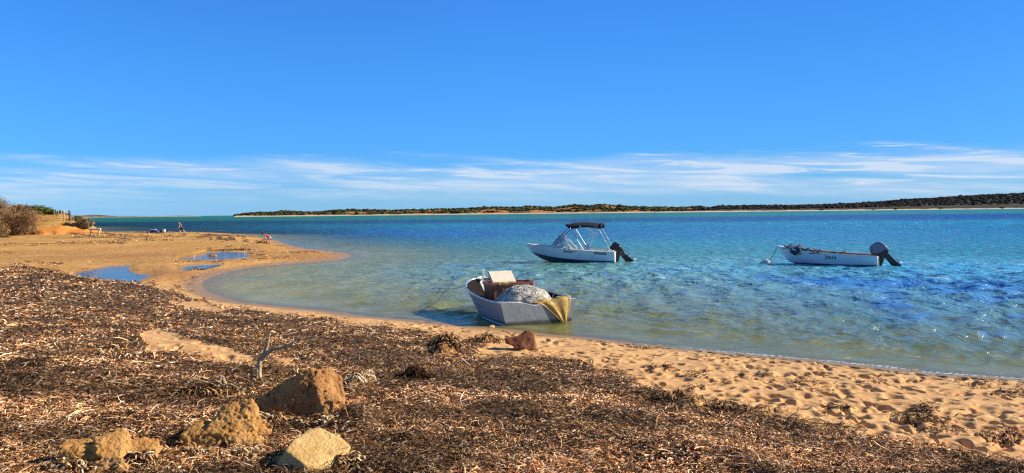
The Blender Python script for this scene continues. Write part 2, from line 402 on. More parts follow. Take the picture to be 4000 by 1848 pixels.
def base_h(X, Y):
    """smooth lie of the land, without wrack or footprints"""
    d = shore_d(X, Y)
    dd = d + 0.10 * fbm(X / 1.7, Y / 1.7, 3, 3) + 0.05 * np.clip(Y / 20, 0, 4) * fbm(X / 5, Y / 5, 4, 2)
    near = 1 - sst(Y - 0.35 * X * 0, 20, 32)
    slope = 0.085 * near + 0.050 * (1 - near)
    slope = slope + 0.05 * sst(Y, 80, 100)
    cap = np.interp(Y, CAPY, CAPZ)
    up = cap * (1 - np.exp(-np.maximum(dd, 0) * slope / cap))
    lee = sst(Y, 22, 30) * (1 - sst(Y, 60, 80)) * (1 - sst(X, -12, 2))
    ds = 0.036 * (1 - lee) + 0.016 * lee
    dn = np.minimum(dd, 0) * ds
    dn = np.maximum(dn, -2.5 + 0 * dn)
    z = np.where(dd > 0, up, dn)
    # dune on the left
    cr = np.interp(X * 96 / np.maximum(Y, 96) + 0.9 * vn(X / 3, Y / 3, 8), CRX, CRZ)
    cr = cr * (0.9 + 0.25 * fbm(X / 6, Y / 6, 21, 3))
    f = sst(Y + 1.2 * fbm(X / 4, Y / 4, 22, 3), 89.5, 99) * (1 - sst(Y, 103, 125))
    z = z + np.where(Y > 60, np.maximum(cr - 0.6, 0) * f, 0)
    # little eroded step at the foot of the dune
    st = sst(Y + 0.8 * fbm(X / 1.5, Y / 3, 23, 3), 90.4, 90.9) * (1 - sst(Y, 93, 99)) * sst(X, -63, -61) * (1 - sst(X, -54.5, -53))
    z = z + 0.42 * st
    return z, d
def pond_z(i): return 0.135
def full_h(X, Y, detail=True):
    z, d = base_h(X, Y)
    px, py, m, oc = masks(X, Y, z)
    pd = np.full(X.shape, -1e9)
    for P in PONDS: pd = np.maximum(pd, sdf(px + 3 * fbm(px / 30, py / 8, 41, 3), py + 1.5 * fbm(px / 25, py / 6, 42, 3), P))
    rw = sst(pd, -150, -12) * (Y > 24) * (Y < 80) * sst(d, 0.5, 2.2)
    out = np.maximum(0.150 + np.clip(-pd / 60, 0, 1) * 0.06 + 0.008 * fbm(X / 2, Y / 2, 43, 3), np.where(pd > -14, 0, z))
    out = np.where(pd > -14, 0.135 + np.clip(-pd, 0, 14) / 14 * 0.016, out)
    k = np.clip(pd / 9.0, 0, 1)
    zi = np.where(pd > 0, 0.134 - k * 0.05, out)
    z = z * (1 - rw) + zi * rw
    # heaps
    for hx, hy, rx, ry, h in HEAPS:
        e = ((X - hx) / rx) ** 2 + ((Y - hy) / ry) ** 2
        z = z + np.where(e < 6, h * np.exp(-e * 1.3), 0)
    land = np.clip(d / 0.8, 0, 1) * (pd < -2)
    dist = np.sqrt(X * X + Y * Y)
    # wrack lies as a soft layer, thick and lumpy
    lump = 0.050 * (fbm(X / 0.55, Y / 0.4, 51, 3) + 0.25) + 0.022 * fbm(X / 0.16, Y / 0.12, 55, 3)
    lump = lump * np.clip(1.6 - dist / 40, 0.5, 1.3) + 0.02
    z = z + m * lump * land
    # sand: soft dunelets and footprints
    sand = (1 - m) * land
    nearness = np.clip(1.3 - dist / 26, 0, 1)
    z = z + sand * nearness * (0.040 * fbm(X / 0.45, Y / 0.34, 61, 3) + 0.004 * fbm(X / 0.09, Y / 0.06, 66, 2)) * np.clip((d - .15) / 1.0, 0.04, 1)
    z = z + sand * (1 - nearness) * 0.03 * fbm(X / 1.1, Y / 1.4, 68, 3) * np.clip(d / 3, 0, 1)
    return z, d, px, py, m, oc, pd

def build_ground():
    _mk_feet()
    th = np.concatenate([np.radians(np.linspace(-180, -48, 50, endpoint=False)), np.radians(np.linspace(-48, 44, 1150, endpoint=False)), np.radians(np.linspace(44, 180, 50, endpoint=False))])
    r = [0.25]
    while r[-1] < 6000:
        x = r[-1]
        if x < 3.5: s = 0.25
        elif x < 18: s = 0.016 + 0.0022 * max(0, x - 6)
        elif x < 60: s = 0.042 + 0.006 * (x - 18)
        elif x < 130: s = 0.30
        else: s = x * 0.12
        r.append(x + s)
    r = np.array(r); nr, nt_ = len(r), len(th)
    Rr, T = np.meshgrid(r, th, indexing='ij')
    X = (Rr * np.sin(T)).ravel(); Y = (Rr * np.cos(T)).ravel()
    Z, d, px, py, m, oc, pd = full_h(X, Y)
    # footprints: gather only the neighbourhood of each
    fx = np.array([f[0] for f in FOOT]); 
    G = {}
    cell = 0.25
    near = np.where((Y > 3) & (Y < 24) & (d > 0.22) & (m < 0.7))[0]
    ky = np.floor(X[near] / cell).astype(int) * 100003 + np.floor(Y[near] / cell).astype(int)
    order = np.argsort(ky); ks = ky[order]
    for x, y, a, b, rot, dp in FOOT:
        cx, cy = int(np.floor(x / cell)), int(np.floor(y / cell))
        idx = []
        for i in (-1, 0, 1):
            for j in (-1, 0, 1):
                k = (cx + i) * 100003 + cy + j
                l, h = np.searchsorted(ks, k), np.searchsorted(ks, k + 1)
                if h > l: idx.append(near[order[l:h]])
        if not idx: continue
        idx = np.concatenate(idx)
        u = (X[idx] - x) * math.cos(rot) + (Y[idx] - y) * math.sin(rot); v = -(X[idx] - x) * math.sin(rot) + (Y[idx] - y) * math.cos(rot)
        e = np.sqrt((u / a) ** 2 + (v / b) ** 2)
        Z[idx] += dp * (-(1 - sst(e, 0.30, 1.05)) + 0.16 * np.exp(-((e - 1.25) / 0.25) ** 2)) * (1 - m[idx])
    V = np.stack([X, Y, Z], -1)
    V = np.concatenate([V, [[0, 0, float(Z[:nt_].mean())]]])
    i = np.arange(nr - 1)[:, None] * nt_; j = np.arange(nt_)[None, :]; j2 = (j + 1) % nt_
    F = np.stack([i + j, i + j2, i + nt_ + j2, i + nt_ + j], -1).reshape(-1, 4)[:, ::-1]
    ap = lambda a, v=0.0: np.append(a, v)
    wet = np.clip(1 - np.abs(pd) / 12, 0, 1) * (pd < 0) * (Y > 25)
    damp = np.exp(-(((px - 620) / 260) ** 2 + ((py - 1075) / 30) ** 2)) + 0.7 * np.exp(-(((px - 560) / 500) ** 2 + ((py - 1000) / 22) ** 2)) + np.exp(-(((px - 1230) / 150) ** 2 + ((py - 1000) / 20) ** 2)) * .7
    spit = sst(Y, 22, 34)
    me = npmesh('ground', V, F, {'wrack': ap(m), 'ochre': ap(oc), 'wet': ap(wet), 'damp': ap(damp), 'spit': ap(spit), 'sd': ap(d)}, smooth=True)
    # close the centre with triangles
    bm = bmesh.new(); bm.from_mesh(me); bm.verts.ensure_lookup_table(); c = bm.verts[len(V) - 1]
    for k in range(nt_): bm.faces.new((bm.verts[(k + 1) % nt_], bm.verts[k], c)).smooth = True
    bm.to_mesh(me); bm.free()
    return me

def mat_ground():
    t = NT('sand_and_wrack'); v = t.coord('Object')
    geo = t.n('NewGeometry'); sp = t.n('SeparateXYZ'); t.L.new(geo.outputs['Position'], sp.inputs[0]); z = sp.outputs['Z']
    n1 = t.noise(v, 0.9, 6, 0.6); n2 = t.noise(v, 9, 5, 0.7); n3 = t.noise(v, 140, 3, 0.7)
    near = t.mix(t.rng(n1, 0.3, 0.7), (0.66, 0.350, 0.138), (0.76, 0.430, 0.178))
    far = t.mix(t.rng(t.noise(v, 0.16, 6, 0.65), 0.35, 0.65), (0.56, 0.265, 0.055), (0.70, 0.375, 0.100))
    sand = t.mix(t.attr('spit'), near, far)
    sand = t.mix(t.rng(n2, 0.25, 0.75, 0.0, 0.30), sand, t.mix(0.5, sand, (0.20, 0.09, 0.03)))
    sand = t.mix(t.rng(n3, 0.55, 0.8, 0, 0.45), sand, (0.20, 0.11, 0.05))
    # trampled texture of the spit: dark crumbs stretched across
    vs = t.coord('Object', (1.0, 0.45, 1.0))
    crumbs = t.rng(t.noise(vs, 2.6, 5, 0.75), 0.54, 0.66)
    sand = t.mix(t.math('MULTIPLY', crumbs, t.math('MULTIPLY', t.attr('spit'), 0.55)), sand, (0.16, 0.075, 0.025))
    sand = t.mix(t.math('MULTIPLY', t.attr('damp'), 0.75), sand, (0.36, 0.155, 0.05))
    och = t.mix(t.rng(t.noise(vs, 1.8, 4, 0.6), 0.35, 0.65), (0.50, 0.13, 0.02), (0.66, 0.27, 0.045))
    sand = t.mix(t.math('MULTIPLY', t.attr('ochre'), 0.85), sand, och)
    # wrack colour underneath the loose blades
    wn = t.noise(t.coord('Object', (1, 1.6, 1)), 26, 5, 0.75)
    wr = t.ramp(wn, [(0.0, (0.018, 0.010, 0.006)), (0.42, (0.05, 0.026, 0.014)), (0.55, (0.16, 0.085, 0.04)), (0.68, (0.36, 0.23, 0.13)), (1.0, (0.55, 0.42, 0.28))])
    brk = t.rng(t.math('ADD', t.attr('wrack'), t.math('MULTIPLY', t.math('SUBTRACT', t.noise(vs, 7, 5, 0.7), 0.5), 0.9)), 0.40, 0.60)
    col = t.mix(brk, sand, wr)
    # wet by the water's edge, olive film in the inner bay
    lap = t.math('MULTIPLY', t.math('SUBTRACT', t.noise(v, 1.2, 3, 0.5), 0.5), 0.02)
    wz = t.math('MAXIMUM', t.rng(t.math('ADD', z, t.math('MULTIPLY', lap, 2.0)), 0.02, 0.085, 1.0, 0.0), t.math('MULTIPLY', t.attr('wet'), 0.8))
    wetc = t.mix(t.attr('spit'), (0.27, 0.165, 0.065), (0.44, 0.24, 0.085))
    col = t.mix(t.math('MULTIPLY', wz, 0.85), col, wetc)
    # seabed: sand greyed by distance under water
    sea = t.mix(t.rng(t.noise(vs, 0.7, 5, 0.6), 0.4, 0.62), (0.62, 0.43, 0.17), (0.42, 0.31, 0.10))
    col = t.mix(t.rng(z, -0.03, 0.0, 1.0, 0.0), col, sea)
    rough = t.math('SUBTRACT', 0.95, t.math('MULTIPLY', wz, 0.50))
    h = t.math('ADD', t.math('MULTIPLY', t.noise(v, 30, 5, 0.7), 0.6), t.math('MULTIPLY', wn, brk))
    b = t.bump(h, 0.55, 0.02)
    hb = t.bump(t.math('MULTIPLY', t.noise(vs, 2.2, 5, 0.7), t.attr('spit')), 0.9, 0.16, b)
    return t.fin(col, rough, 0, hb, 0.35)
M_GROUND = mat_ground()
g_me = build_ground()
ground = link('ground', g_me, M_GROUND); tag(ground, kind='structure')
print('ground', len(g_me.vertices))

def gz(x, y):
    X = np.atleast_1d(np.asarray(x, float)); Y = np.atleast_1d(np.asarray(y, float))
    z = full_h(X, Y)[0]
    return float(z[0]) if np.isscalar(x) or np.ndim(x) == 0 else z
def ongr(px, py):
    """where the line of sight through a pixel meets the land"""
    z = 0.6
    for _ in range(14):
        p = onz(px, py, z); z2 = gz(p[0], p[1]); z = 0.5 * z + 0.5 * z2
    return np.array([p[0], p[1], z2])

# ================================================================== sea
def sea_colour(px, py):
    """what the water is over: rows of seagrass, sand flats and channels"""
    #            y     left        mid         right
    rows = [(838, (.020, .19, .14), (.020, .20, .19), (.03, .26, .30)),
            (848, (.015, .14, .12), (.020, .20, .19), (.03, .28, .32)),
            (853, (.015, .14, .13), (.015, .20, .22), (.01, .15, .34)),
            (857, (.004, .045, .08), (.006, .08, .20), (.006, .09, .34)),
            (868, (.004, .045, .085), (.004, .09, .22), (.005, .10, .36)),
            (878, (.004, .055, .09), (.012, .24, .42), (.015, .30, .52)),
            (900, (.004, .055, .10), (.006, .18, .42), (.010, .24, .50)),
            (925, (.005, .09, .16), (.008, .19, .42), (.012, .25, .50)),
            (950, (.020, .19, .22), (.030, .32, .42), (.020, .28, .50)),
            (990, (.10, .24, .18), (.075, .36, .36), (.035, .31, .46)),
            (1040, (.40, .38, .16), (.20, .46, .42), (.080, .42, .66)),
            (1120, (.60, .44, .13), (.32, .48, .36), (.16, .46, .68)),
            (1250, (.62, .44, .10), (.44, .45, .17), (.20, .46, .54)),
            (1500, (.46, .37, .12), (.34, .38, .14), (.24, .40, .30))]
    ys = np.array([r[0] for r in rows], float)
    yy = py + 5 * fbm(px / 420, py / 14, 71, 3) * np.clip((py - 835) / 40, 0.1, 2.2)
    c = np.zeros(px.shape + (3,))
    f = np.clip((px - 500) / 3200, 0, 1)
    for k in range(3):
        L_, M_, R_ = [np.interp(yy, ys, [r[j][k] for r in rows]) for j in (1, 2, 3)]
        c[..., k] = np.where(f < 0.45, L_ + (M_ - L_) * sst(f, 0.02, 0.45), M_ + (R_ - M_) * sst(f, 0.45, 1))
    return c
DEEP = [(3200, 1098, 230, 22), (3480, 1110, 330, 28), (3820, 1125, 300, 26), (3480, 1180, 90, 40), (3560, 1240, 130, 30), (3900, 1170, 190, 22), (4000, 1240, 160, 16), (3000, 1060 + 20, 110, 8), (2600, 1055, 120, 6),
        (1650, 912, 420, 7), (1850, 1030 + 4, 150, 5), (3900, 1310, 120, 10)]
def build_sea():
    th = np.radians(np.concatenate([np.linspace(-75, -38, 40, endpoint=False), np.linspace(-38, 36, 1150, endpoint=False), np.linspace(36, 75, 41)]))
    r = [9.0]
    while r[-1] < 16000:
        x = r[-1]
        if x < 60: s = max(0.035, x * x / 2.65 / 768 * 0.55)
        else: s = min(x * x / 2.65 / 768 * 0.55, x * 0.025)
        r.append(x + s)
    r = np.array(r); nr, nt_ = len(r), len(th)
    Rr, T = np.meshgrid(r, th, indexing='ij')
    X = (Rr * np.sin(T)).ravel(); Y = (Rr * np.cos(T)).ravel(); Rf = Rr.ravel()
    zb, d = base_h(X, Y); depth = np.where(d < 0, np.maximum(-zb, 0), 0.0)
    sp = np.maximum(Rf * np.radians(74 / 1150), np.repeat(np.gradient(r), nt_))
    amp_env = np.clip(-d / 2.5, 0, 1) * (0.50 + 0.50 * sst(-d, 3, 22))
    lee = sst(Y, 20, 26) * (1 - sst(Y, 50, 70)) * (1 - sst(X, -13, 3))
    amp_env = amp_env * (1 - 0.72 * lee)
    gust = 0.7 + 0.7 * np.clip(fbm(X / 9, Y / 14, 77, 3) + 0.5, 0, 1)
    Z = np.zeros(X.shape); rr = np.random.default_rng(3)
    wx = X + 0.7 * fbm(X / 6, Y / 6, 91, 2); wy = Y + 0.7 * fbm(X / 6, Y / 6, 92, 2)
    for i in range(46):
        lam = 0.24 * (2.0 / 0.24) ** rr.random(); a = 0.019 * lam ** 0.9 * rr.uniform(0.6, 1.3)
        th_ = rad(-90) + rad(34) + rr.normal(0, 0.50)
        k = 2 * math.pi / lam; ph = rr.uniform(0, 6.28)
        fade = np.clip((lam / sp - 2.5) / 3.0, 0, 1)
        s = np.sin(k * (wx * math.cos(th_) + wy * math.sin(th_)) + ph)
        Z += a * fade * (s + 0.25 * (s * s - 0.5) * 2) 
    Z *= amp_env * gust
    # one or two small breakers rolling along the right-hand beach
    br = 0
    for dc, h, w, off in ((-1.15, .050, .28, 0), (-2.6, .040, .4, 3.1), (-4.3, .04, .5, 6.7)):
        e = np.exp(-((d - dc - 0.35 * fbm(X / 3, Y / 3, 95 + int(off), 2)) / w) ** 2) * np.clip(0.5 + 1.6 * fbm(X / 4 + off, Y / 4, 97, 2), 0, 1) * sst(X, -2, 4) * (Y < 25)
        Z += h * e
    px, py, w = proj(X, Y, 0 * X)
    pyc = np.clip(py, 830, 1800); pxc = np.clip(px, -1500, 5500)
    # level the rows to the tilted horizon
    c = sea_colour(pxc, np.clip(pyc + (pxc - 2000) * 0.009 * np.clip((1000 - pyc) / 150, 0, 1), 838, 1500))
    deep = np.zeros(X.shape)
    for cx, cy, a, b in DEEP:
        e = ((pxc - cx + 90 * fbm(pxc / 160, pyc / 14, 81, 3)) / a) ** 2 + ((pyc - cy + 14 * fbm(pxc / 150, pyc / 20, 83, 3)) / b) ** 2
        deep = np.maximum(deep, np.clip(1.2 - e, 0, 1))
    deep = 0.62 * sst(deep + 0.35 * fbm(X / 1.6, Y / 3.5, 85, 4) * (deep > 0), 0.0, 1.3)
    c = c * (1 - deep[:, None]) + deep[:, None] * np.array([0.006, 0.115, 0.58])
    shallow = 0.96 * np.exp(-depth / 0.50) * (1 - deep * 0.85)
    refl = 1 - 0.72 * np.exp(-(((pxc - 300) / 1200) ** 2)) * sst(pyc, 1000, 900)
    refl = refl * (1 - 0.6 * lee) * (1 - 0.42 * np.exp(d / 5.0) * (Y < 30))
    V = np.stack([X, Y, Z + 0.0], -1)
    i = np.arange(nr - 1)[:, None] * nt_; j = np.arange(nt_ - 1)[None, :]
    F = np.stack([i + j, i + nt_ + j, i + nt_ + j + 1, i + j + 1], -1).reshape(-1, 4)[:, ::-1]
    # drop the part that lies well under the beach
    keep = (d.reshape(nr, nt_) < 1.5)
    kf = (keep[:-1, :-1] | keep[1:, 1:] | keep[1:, :-1] | keep[:-1, 1:]).ravel()
    F = F[kf]
    used = np.zeros(len(V), bool); used[F.ravel()] = True; remap = np.cumsum(used) - 1
    foam = np.clip(1 - np.abs(d + 0.10 + 0.10 * fbm(X / 0.8, Y / 0.8, 99, 2)) / 0.22, 0, 1) * sst(X, 1.5, 4.5) * (Y < 25)
    me = npmesh('water', V[used], remap[F], {'col': c[used], 'shallow': shallow[used], 'sd': d[used], 'foam': foam[used], 'lee': lee[used], 'refl': refl[used]}, smooth=True)
    return me
def mat_sea():
    t = NT('sea_water'); t.N.remove(t.p)
    v = t.coord('Object')
    geo = t.n('NewGeometry')
    cd = t.n('CameraData')
    # ripples: stretched along the crests; broad ones further out
    va = t.coord('Object', (0.60, 1.0, 1.0), (0, 0, 0.55)); vb = t.coord('Object', (0.8, 1.0, 1.0), (0, 0, -0.55))
    dist = t.n('VectorMath', operation='LENGTH'); t.L.new(geo.outputs['Position'], dist.inputs[0]); D = dist.outputs['Value']
    h1 = t.noise(va, 4.5, 3, 0.55, 0.4); h2 = t.noise(vb, 1.3, 3, 0.55, 0.5); h3 = t.noise(va, 0.30, 3, 0.55, 0.3)
    fd = t.rng(t.attr('sd'), -0.3, -3.0, 0.35, 1.0)
    calm = t.math('MULTIPLY', fd, t.math('SUBTRACT', 1.0, t.math('MULTIPLY', t.attr('lee'), 0.6)))
    b = t.bump(t.math('MULTIPLY', h1, t.math('MULTIPLY', calm, t.rng(D, 18, 55, 1.0, 0.0))), 1.0, 0.11)
    b = t.bump(t.math('MULTIPLY', h2, t.math('MULTIPLY', calm, t.math('MULTIPLY', t.rng(D, 15, 40, 0.3, 1.0), t.rng(D, 90, 260, 1.0, 0.25)))), 1.0, 0.62, b)
    b = t.bump(t.math('MULTIPLY', h3, t.rng(D, 50, 160, 0.0, 1.0)), 1.0, 3.2, b)
    col = t.attr('col', 'Color')
    # patchy streaks of wind and current
    st = t.noise(t.coord('Object', (0.05, 0.22, 1)), 1.0, 5, 0.6)
    col = t.mix(t.rng(st, 0.35, 0.65, 0.35, 0.0), col, t.mix(1.0, col, (0.5, 0.62, 0.85), 'MULTIPLY'))
    # sparse whitecaps, plus sun glints painted in as white flecks
    vw = t.coord('Object', (0.35, 1.0, 1.0), (0, 0, 0.1))
    cap = t.rng(t.noise(vw, 0.9, 3, 0.55, 0.5), 0.70, 0.73)
    glint = t.math('MULTIPLY', t.rng(t.noise(vw, 2.6, 2, 0.5), 0.69, 0.715), t.rng(D, 170, 110))
    caps_glints = t.math('MULTIPLY', t.math('MAXIMUM', cap, glint), t.math('MULTIPLY', t.rng(t.attr('sd'), -9.0, -16.0), 0.65))
    fo = t.math('MULTIPLY', t.attr('foam'), t.rng(t.math('ADD', t.noise(v, 16, 4, 0.7), t.math('MULTIPLY', t.attr('foam'), 0.12)), 0.55, 0.66))
    white = t.math('MAXIMUM', caps_glints, fo)
    dcol = t.mix(white, col, (0.75, 0.82, 0.86))
    dif = t.n('BsdfDiffuse'); t.L.new(dcol, dif.inputs[0]); t.L.new(b, dif.inputs['Normal'])
    tr = t.n('BsdfTransparent'); tr.inputs[0].default_value = (0.86, 0.96, 0.88, 1)
    sh = t.math('MULTIPLY', t.attr('shallow'), t.math('SUBTRACT', 1.0, white))
    mx = t.n('MixShader'); t.L.new(sh, mx.inputs[0]); t.L.new(dif.outputs[0], mx.inputs[1]); t.L.new(tr.outputs[0], mx.inputs[2])
    gl = t.n('BsdfGlossy'); gl.inputs['Roughness'].default_value = 0.07; t.L.new(b, gl.inputs['Normal']); gl.inputs['Color'].default_value = (1, 1, 1, 1)
    fr = t.n('Fresnel'); fr.inputs[0].default_value = 1.33; t.L.new(b, fr.inputs['Normal'])
    f = t.math('MULTIPLY', t.math('MULTIPLY', t.math('MINIMUM', fr.outputs[0], 0.80), t.attr('refl')), t.math('SUBTRACT', 0.9, t.math('MULTIPLY', white, 0.8)))
    m2 = t.n('MixShader'); t.L.new(f, m2.inputs[0]); t.L.new(mx.outputs[0], m2.inputs[1]); t.L.new(gl.outputs[0], m2.inputs[2])
    t.L.new(m2.outputs[0], t.out.inputs[0])
    return t.m
M_SEA = mat_sea()
w_me = build_sea(); water = link('water', w_me, M_SEA); tag(water, kind='structure')
print('sea', len(w_me.vertices))

# ------------------------------------------------------------------ tide pools
def mat_pool():
    t = NT('pool_water'); t.N.remove(t.p); v = t.coord('Object')
    b = t.bump(t.noise(t.coord('Object', (0.6, 1, 1)), 3.0, 3, 0.5), 0.6, 0.05)
    tr = t.n('BsdfTransparent'); tr.inputs[0].default_value = (0.55, 0.60, 0.62, 1)
    gl = t.n('BsdfGlossy'); gl.inputs['Roughness'].default_value = 0.03; t.L.new(b, gl.inputs['Normal'])
    fr = t.n('Fresnel'); fr.inputs[0].default_value = 1.33; t.L.new(b, fr.inputs['Normal'])
    m = t.n('MixShader'); t.L.new(fr.outputs[0], m.inputs[0]); t.L.new(tr.outputs[0], m.inputs[1]); t.L.new(gl.outputs[0], m.inputs[2])
    t.L.new(m.outputs[0], t.out.inputs[0]); return t.m
M_POOL = mat_pool()
for P in PONDS:
    c = np.mean(P, 0); pts = []
    Pd = []
    for i in range(len(P)):
        a, b = np.array(P[i], float), np.array(P[(i + 1) % len(P)], float)
        for s in (0, .5): Pd.append(a + (b - a) * s)
    mb = MB(); V = []
    for p in Pd:
        e = p + (p - c) / (np.linalg.norm((p - c)) + 1e-6) * np.array([10, 3.0]); V.append(onz(e[0], e[1], 0.135))
    mb.add(V, [tuple(range(len(V)))])
    o = mb.build('pool_water', M_POOL); tag(o, kind='structure')
    if o.data.polygons[0].normal.z < 0: o.data.flip_normals()
# ================================================================== far shores
def strip_hill(name, sky_px, Y0, depth, mat, beach=2.2, seed=0, bumps=1.0):
    """a long low shore whose crest follows the skyline of the photograph, modelled at its own distance"""
    xs = np.array([p[0] for p in sky_px], float); ys = np.array([p[1] for p in sky_px], float)
    u = np.linspace(xs[0], xs[-1], 900); cy = np.interp(u, xs, ys)
    nv = 34; V = []; cz = np.array([atY(a, b, Y0 + depth * 0.45)[2] for a, b in zip(u, cy)])
    X0 = np.array([onz(a, 848 - .0105 * (a - 300), CAM_Z + 1e-6)[0] if False else ray(a, 840)[0] * Y0 for a in u])
    rows = []
    for k in range(nv):
        f = k / (nv - 1)
        if f < 0.45: prof = (f / 0.45) ** 0.75
        else: prof = 1 - 0.35 * ((f - 0.45) / 0.55) ** 1.5
        Yk = Y0 + depth * f; Xk = X0 * Yk / Y0
        z = (cz - beach) * prof + beach * sst(np.full(u.shape, f), 0.0, 0.05) - 0.35 * (f == 0)
        z = z + bumps * 0.10 * cz * fbm(Xk / 28, Yk / 28 * np.ones_like(Xk), 200 + seed, 4) * sst(np.full(u.shape, f), 0.06, 0.3)
        rows.append(np.stack([Xk, np.full_like(Xk, Yk), z], -1))
    V = np.concatenate(rows); n = len(u)
    i = np.arange(nv - 1)[:, None] * n; j = np.arange(n - 1)[None, :]
    F = np.stack([i + j, i + j + 1, i + n + j + 1, i + n + j], -1).reshape(-1, 4)
    me = npmesh(name, V, F, {}, smooth=True)
    o = link(name, me, mat); tag(o, kind='structure'); return V.reshape(nv, n, 3), u
def mat_hill(sand, scrub, amount):
    t = NT('far_shore'); v = t.coord('Object'); geo = t.n('NewGeometry'); sp = t.n('SeparateXYZ'); t.L.new(geo.outputs['Position'], sp.inputs[0])
    n = t.noise(t.coord('Object', (1, 0.6, 2)), 0.022, 6, 0.7)
    c = t.mix(t.rng(n, amount - 0.05, amount + 0.05), sand, scrub)
    c = t.mix(t.rng(t.noise(v, 0.15, 4, 0.7), 0.3, 0.7, 0, 0.5), c, t.mix(0.6, c, (0.05, 0.03, 0.02)))
    c = t.mix(t.rng(t.math('ADD', sp.outputs['Z'], t.math('MULTIPLY', t.noise(t.coord('Object', (1, 1, 1)), 0.06, 3, .6), 2.4)), 2.0, 3.2, 1.0, 0.0), c, (0.72, 0.58, 0.40))
    return t.fin(c, 0.95, 0, None, 0.2)
M_HILL = mat_hill((0.62, 0.22, 0.08), (0.16, 0.11, 0.05), 0.50)
M_HILLR = mat_hill((0.20, 0.09, 0.05), (0.045, 0.038, 0.03), 0.30)
SKY_A = [(915, 845), (921, 842), (951, 836), (990, 834), (1028, 832), (1070, 831), (1113, 827), (1150, 829), (1199, 830), (1263, 827), (1290, 823), (1310, 821), (1361, 821), (1400, 823), (1455, 823),
         (1540, 825), (1583, 820), (1640, 821), (1711, 818), (1750, 819), (1797, 816), (1840, 815), (1882, 812), (1925, 811), (2000, 813), (2040, 811), (2070, 807), (2100, 809), (2136, 811), (2180, 810), (2233, 805), (2300, 803),
         (2369, 801), (2400, 805), (2427, 807), (2500, 808), (2543, 810), (2621, 811), (2700, 811), (2738, 808), (2760, 811)]
SKY_B = [(2560, 832), (2640, 826), (2700, 819), (2760, 813), (2827, 807), (2870, 806), (2932, 804), (3000, 805), (3100, 804), (3202, 801), (3323, 797), (3424, 791), (3545, 781), (3666, 773), (3807, 765), (3887, 761), (4000, 756), (4300, 742), (4700, 735), (5200, 745)]
SKY_C = [(180, 846), (300, 842), (330, 840), (352, 838), (372, 837), (395, 838), (420, 840), (445, 843), (480, 844), (560, 844), (600, 844), (660, 843), (690, 842), (740, 842), (775, 843), (790, 846)]
HA, ua = strip_hill('hills', SKY_A, 1300, 240, M_HILL, 1.9, 1, 1.3)
HB, ub = strip_hill('hills', SKY_B, 1270, 420, M_HILLR, 2.4, 2, 0.5)
M_HILLC = mat_hill((0.48, 0.27, 0.20), (0.07, 0.09, 0.07), 0.48)
HC, uc = strip_hill('hills', [(a, b - 1) for a, b in [(a, 847.5 - (847.5 - b) * .72) for a, b in SKY_C]], 3600, 500, M_HILLC, 0.8, 3, 0.6)

def leafball(n_ico=1):
    bm = bmesh.new(); bmesh.ops.create_icosphere(bm, subdivisions=n_ico, radius=1.0)
    V = np.array([v.co[:] for v in bm.verts]); F = np.array([[v.index for v in f.verts] for f in bm.faces]); bm.free(); return V, F
def mat_attr(name, rough=0.8, spec=0.2, var=0.25, sc=3.0, trans=0.0, attr='col'):
    t = NT(name); c = t.attr(attr, 'Color')
    n = t.noise(t.coord('Object'), sc, 4, 0.6)
    c = t.mix(t.rng(n, 0.3, 0.7, var, 0.0), c, t.mix(1.0, c, (0.45, 0.4, 0.35), 'MULTIPLY'))
    t.fin(c, rough, 0, None, spec)
    return t.m
M_SCRUB = mat_attr('scrub_leaves', 0.9, 0.1, 0.5, 0.6)
def scrub(name, H, u, Ncount, smin, smax, cols, gap, seed, skipfront=0.05, wcap=1.0):
    r = np.random.default_rng(seed); bv, bf = leafball(1)
    nv, n, _ = H.shape; Vs = []; Fs = []; Cs = []; b = 0
    k = 0
    fi = r.uniform(skipfront, 0.60, Ncount) ** 1.0; uj = r.random(Ncount)
    for f, q in zip(fi, uj):
        a = f * (nv - 1); i = int(a); c = q * (n - 2); j = int(c)
        p = H[i, j] + (H[i + 1, j] - H[i, j]) * (a - i) + (H[i, j + 1] - H[i, j]) * (c - j)
        if p[2] < 1.0: continue
        if gap is not None and fbm(np.array([p[0] / 45]), np.array([p[1] / 30]), 300 + seed, 3)[0] > gap and r.random() < 0.88: continue
        s = r.uniform(smin, smax) * (1 if r.random() > 0.1 else 1.5)
        V = bv * (1 + 0.55 * (r.random((len(bv), 1)) - 0.5)) * np.array([s * r.uniform(1, 1.8), s * r.uniform(1, 1.5), s * r.uniform(0.5, 0.85)]) + p + np.array([0, 0, s * 0.25])
        Vs.append(V); Fs.append(bf + b); b += len(V); c_ = np.array(cols[r.integers(len(cols))]) * r.uniform(0.65, 1.25)
        Cs.append(np.repeat(c_[None], len(V), 0))
    me = npmesh(name, np.concatenate(Vs), np.concatenate(Fs), {'col': np.concatenate(Cs)}, smooth=False)
    o = link(name, me, M_SCRUB); tag(o, kind='stuff'); return o
o = scrub('coastal_scrub', HA, ua, 6300, 1.0, 2.7, [(.06, .08, .02), (.085, .11, .022), (.04, .045, .018), (.11, .09, .03), (.035, .035, .02)], 0.07, 1, 0.04)
tag(o, 'green and olive scrub spread over the red dunes of the opposite shore', 'scrub')
o = scrub('coastal_scrub', HB, ub, 7500, 1.3, 2.6, [(.030, .028, .022), (.038, .032, .028), (.028, .032, .02), (.05, .035, .028)], None, 2, 0.06)
tag(o, 'dark purplish scrub covering the long hill on the right', 'scrub')

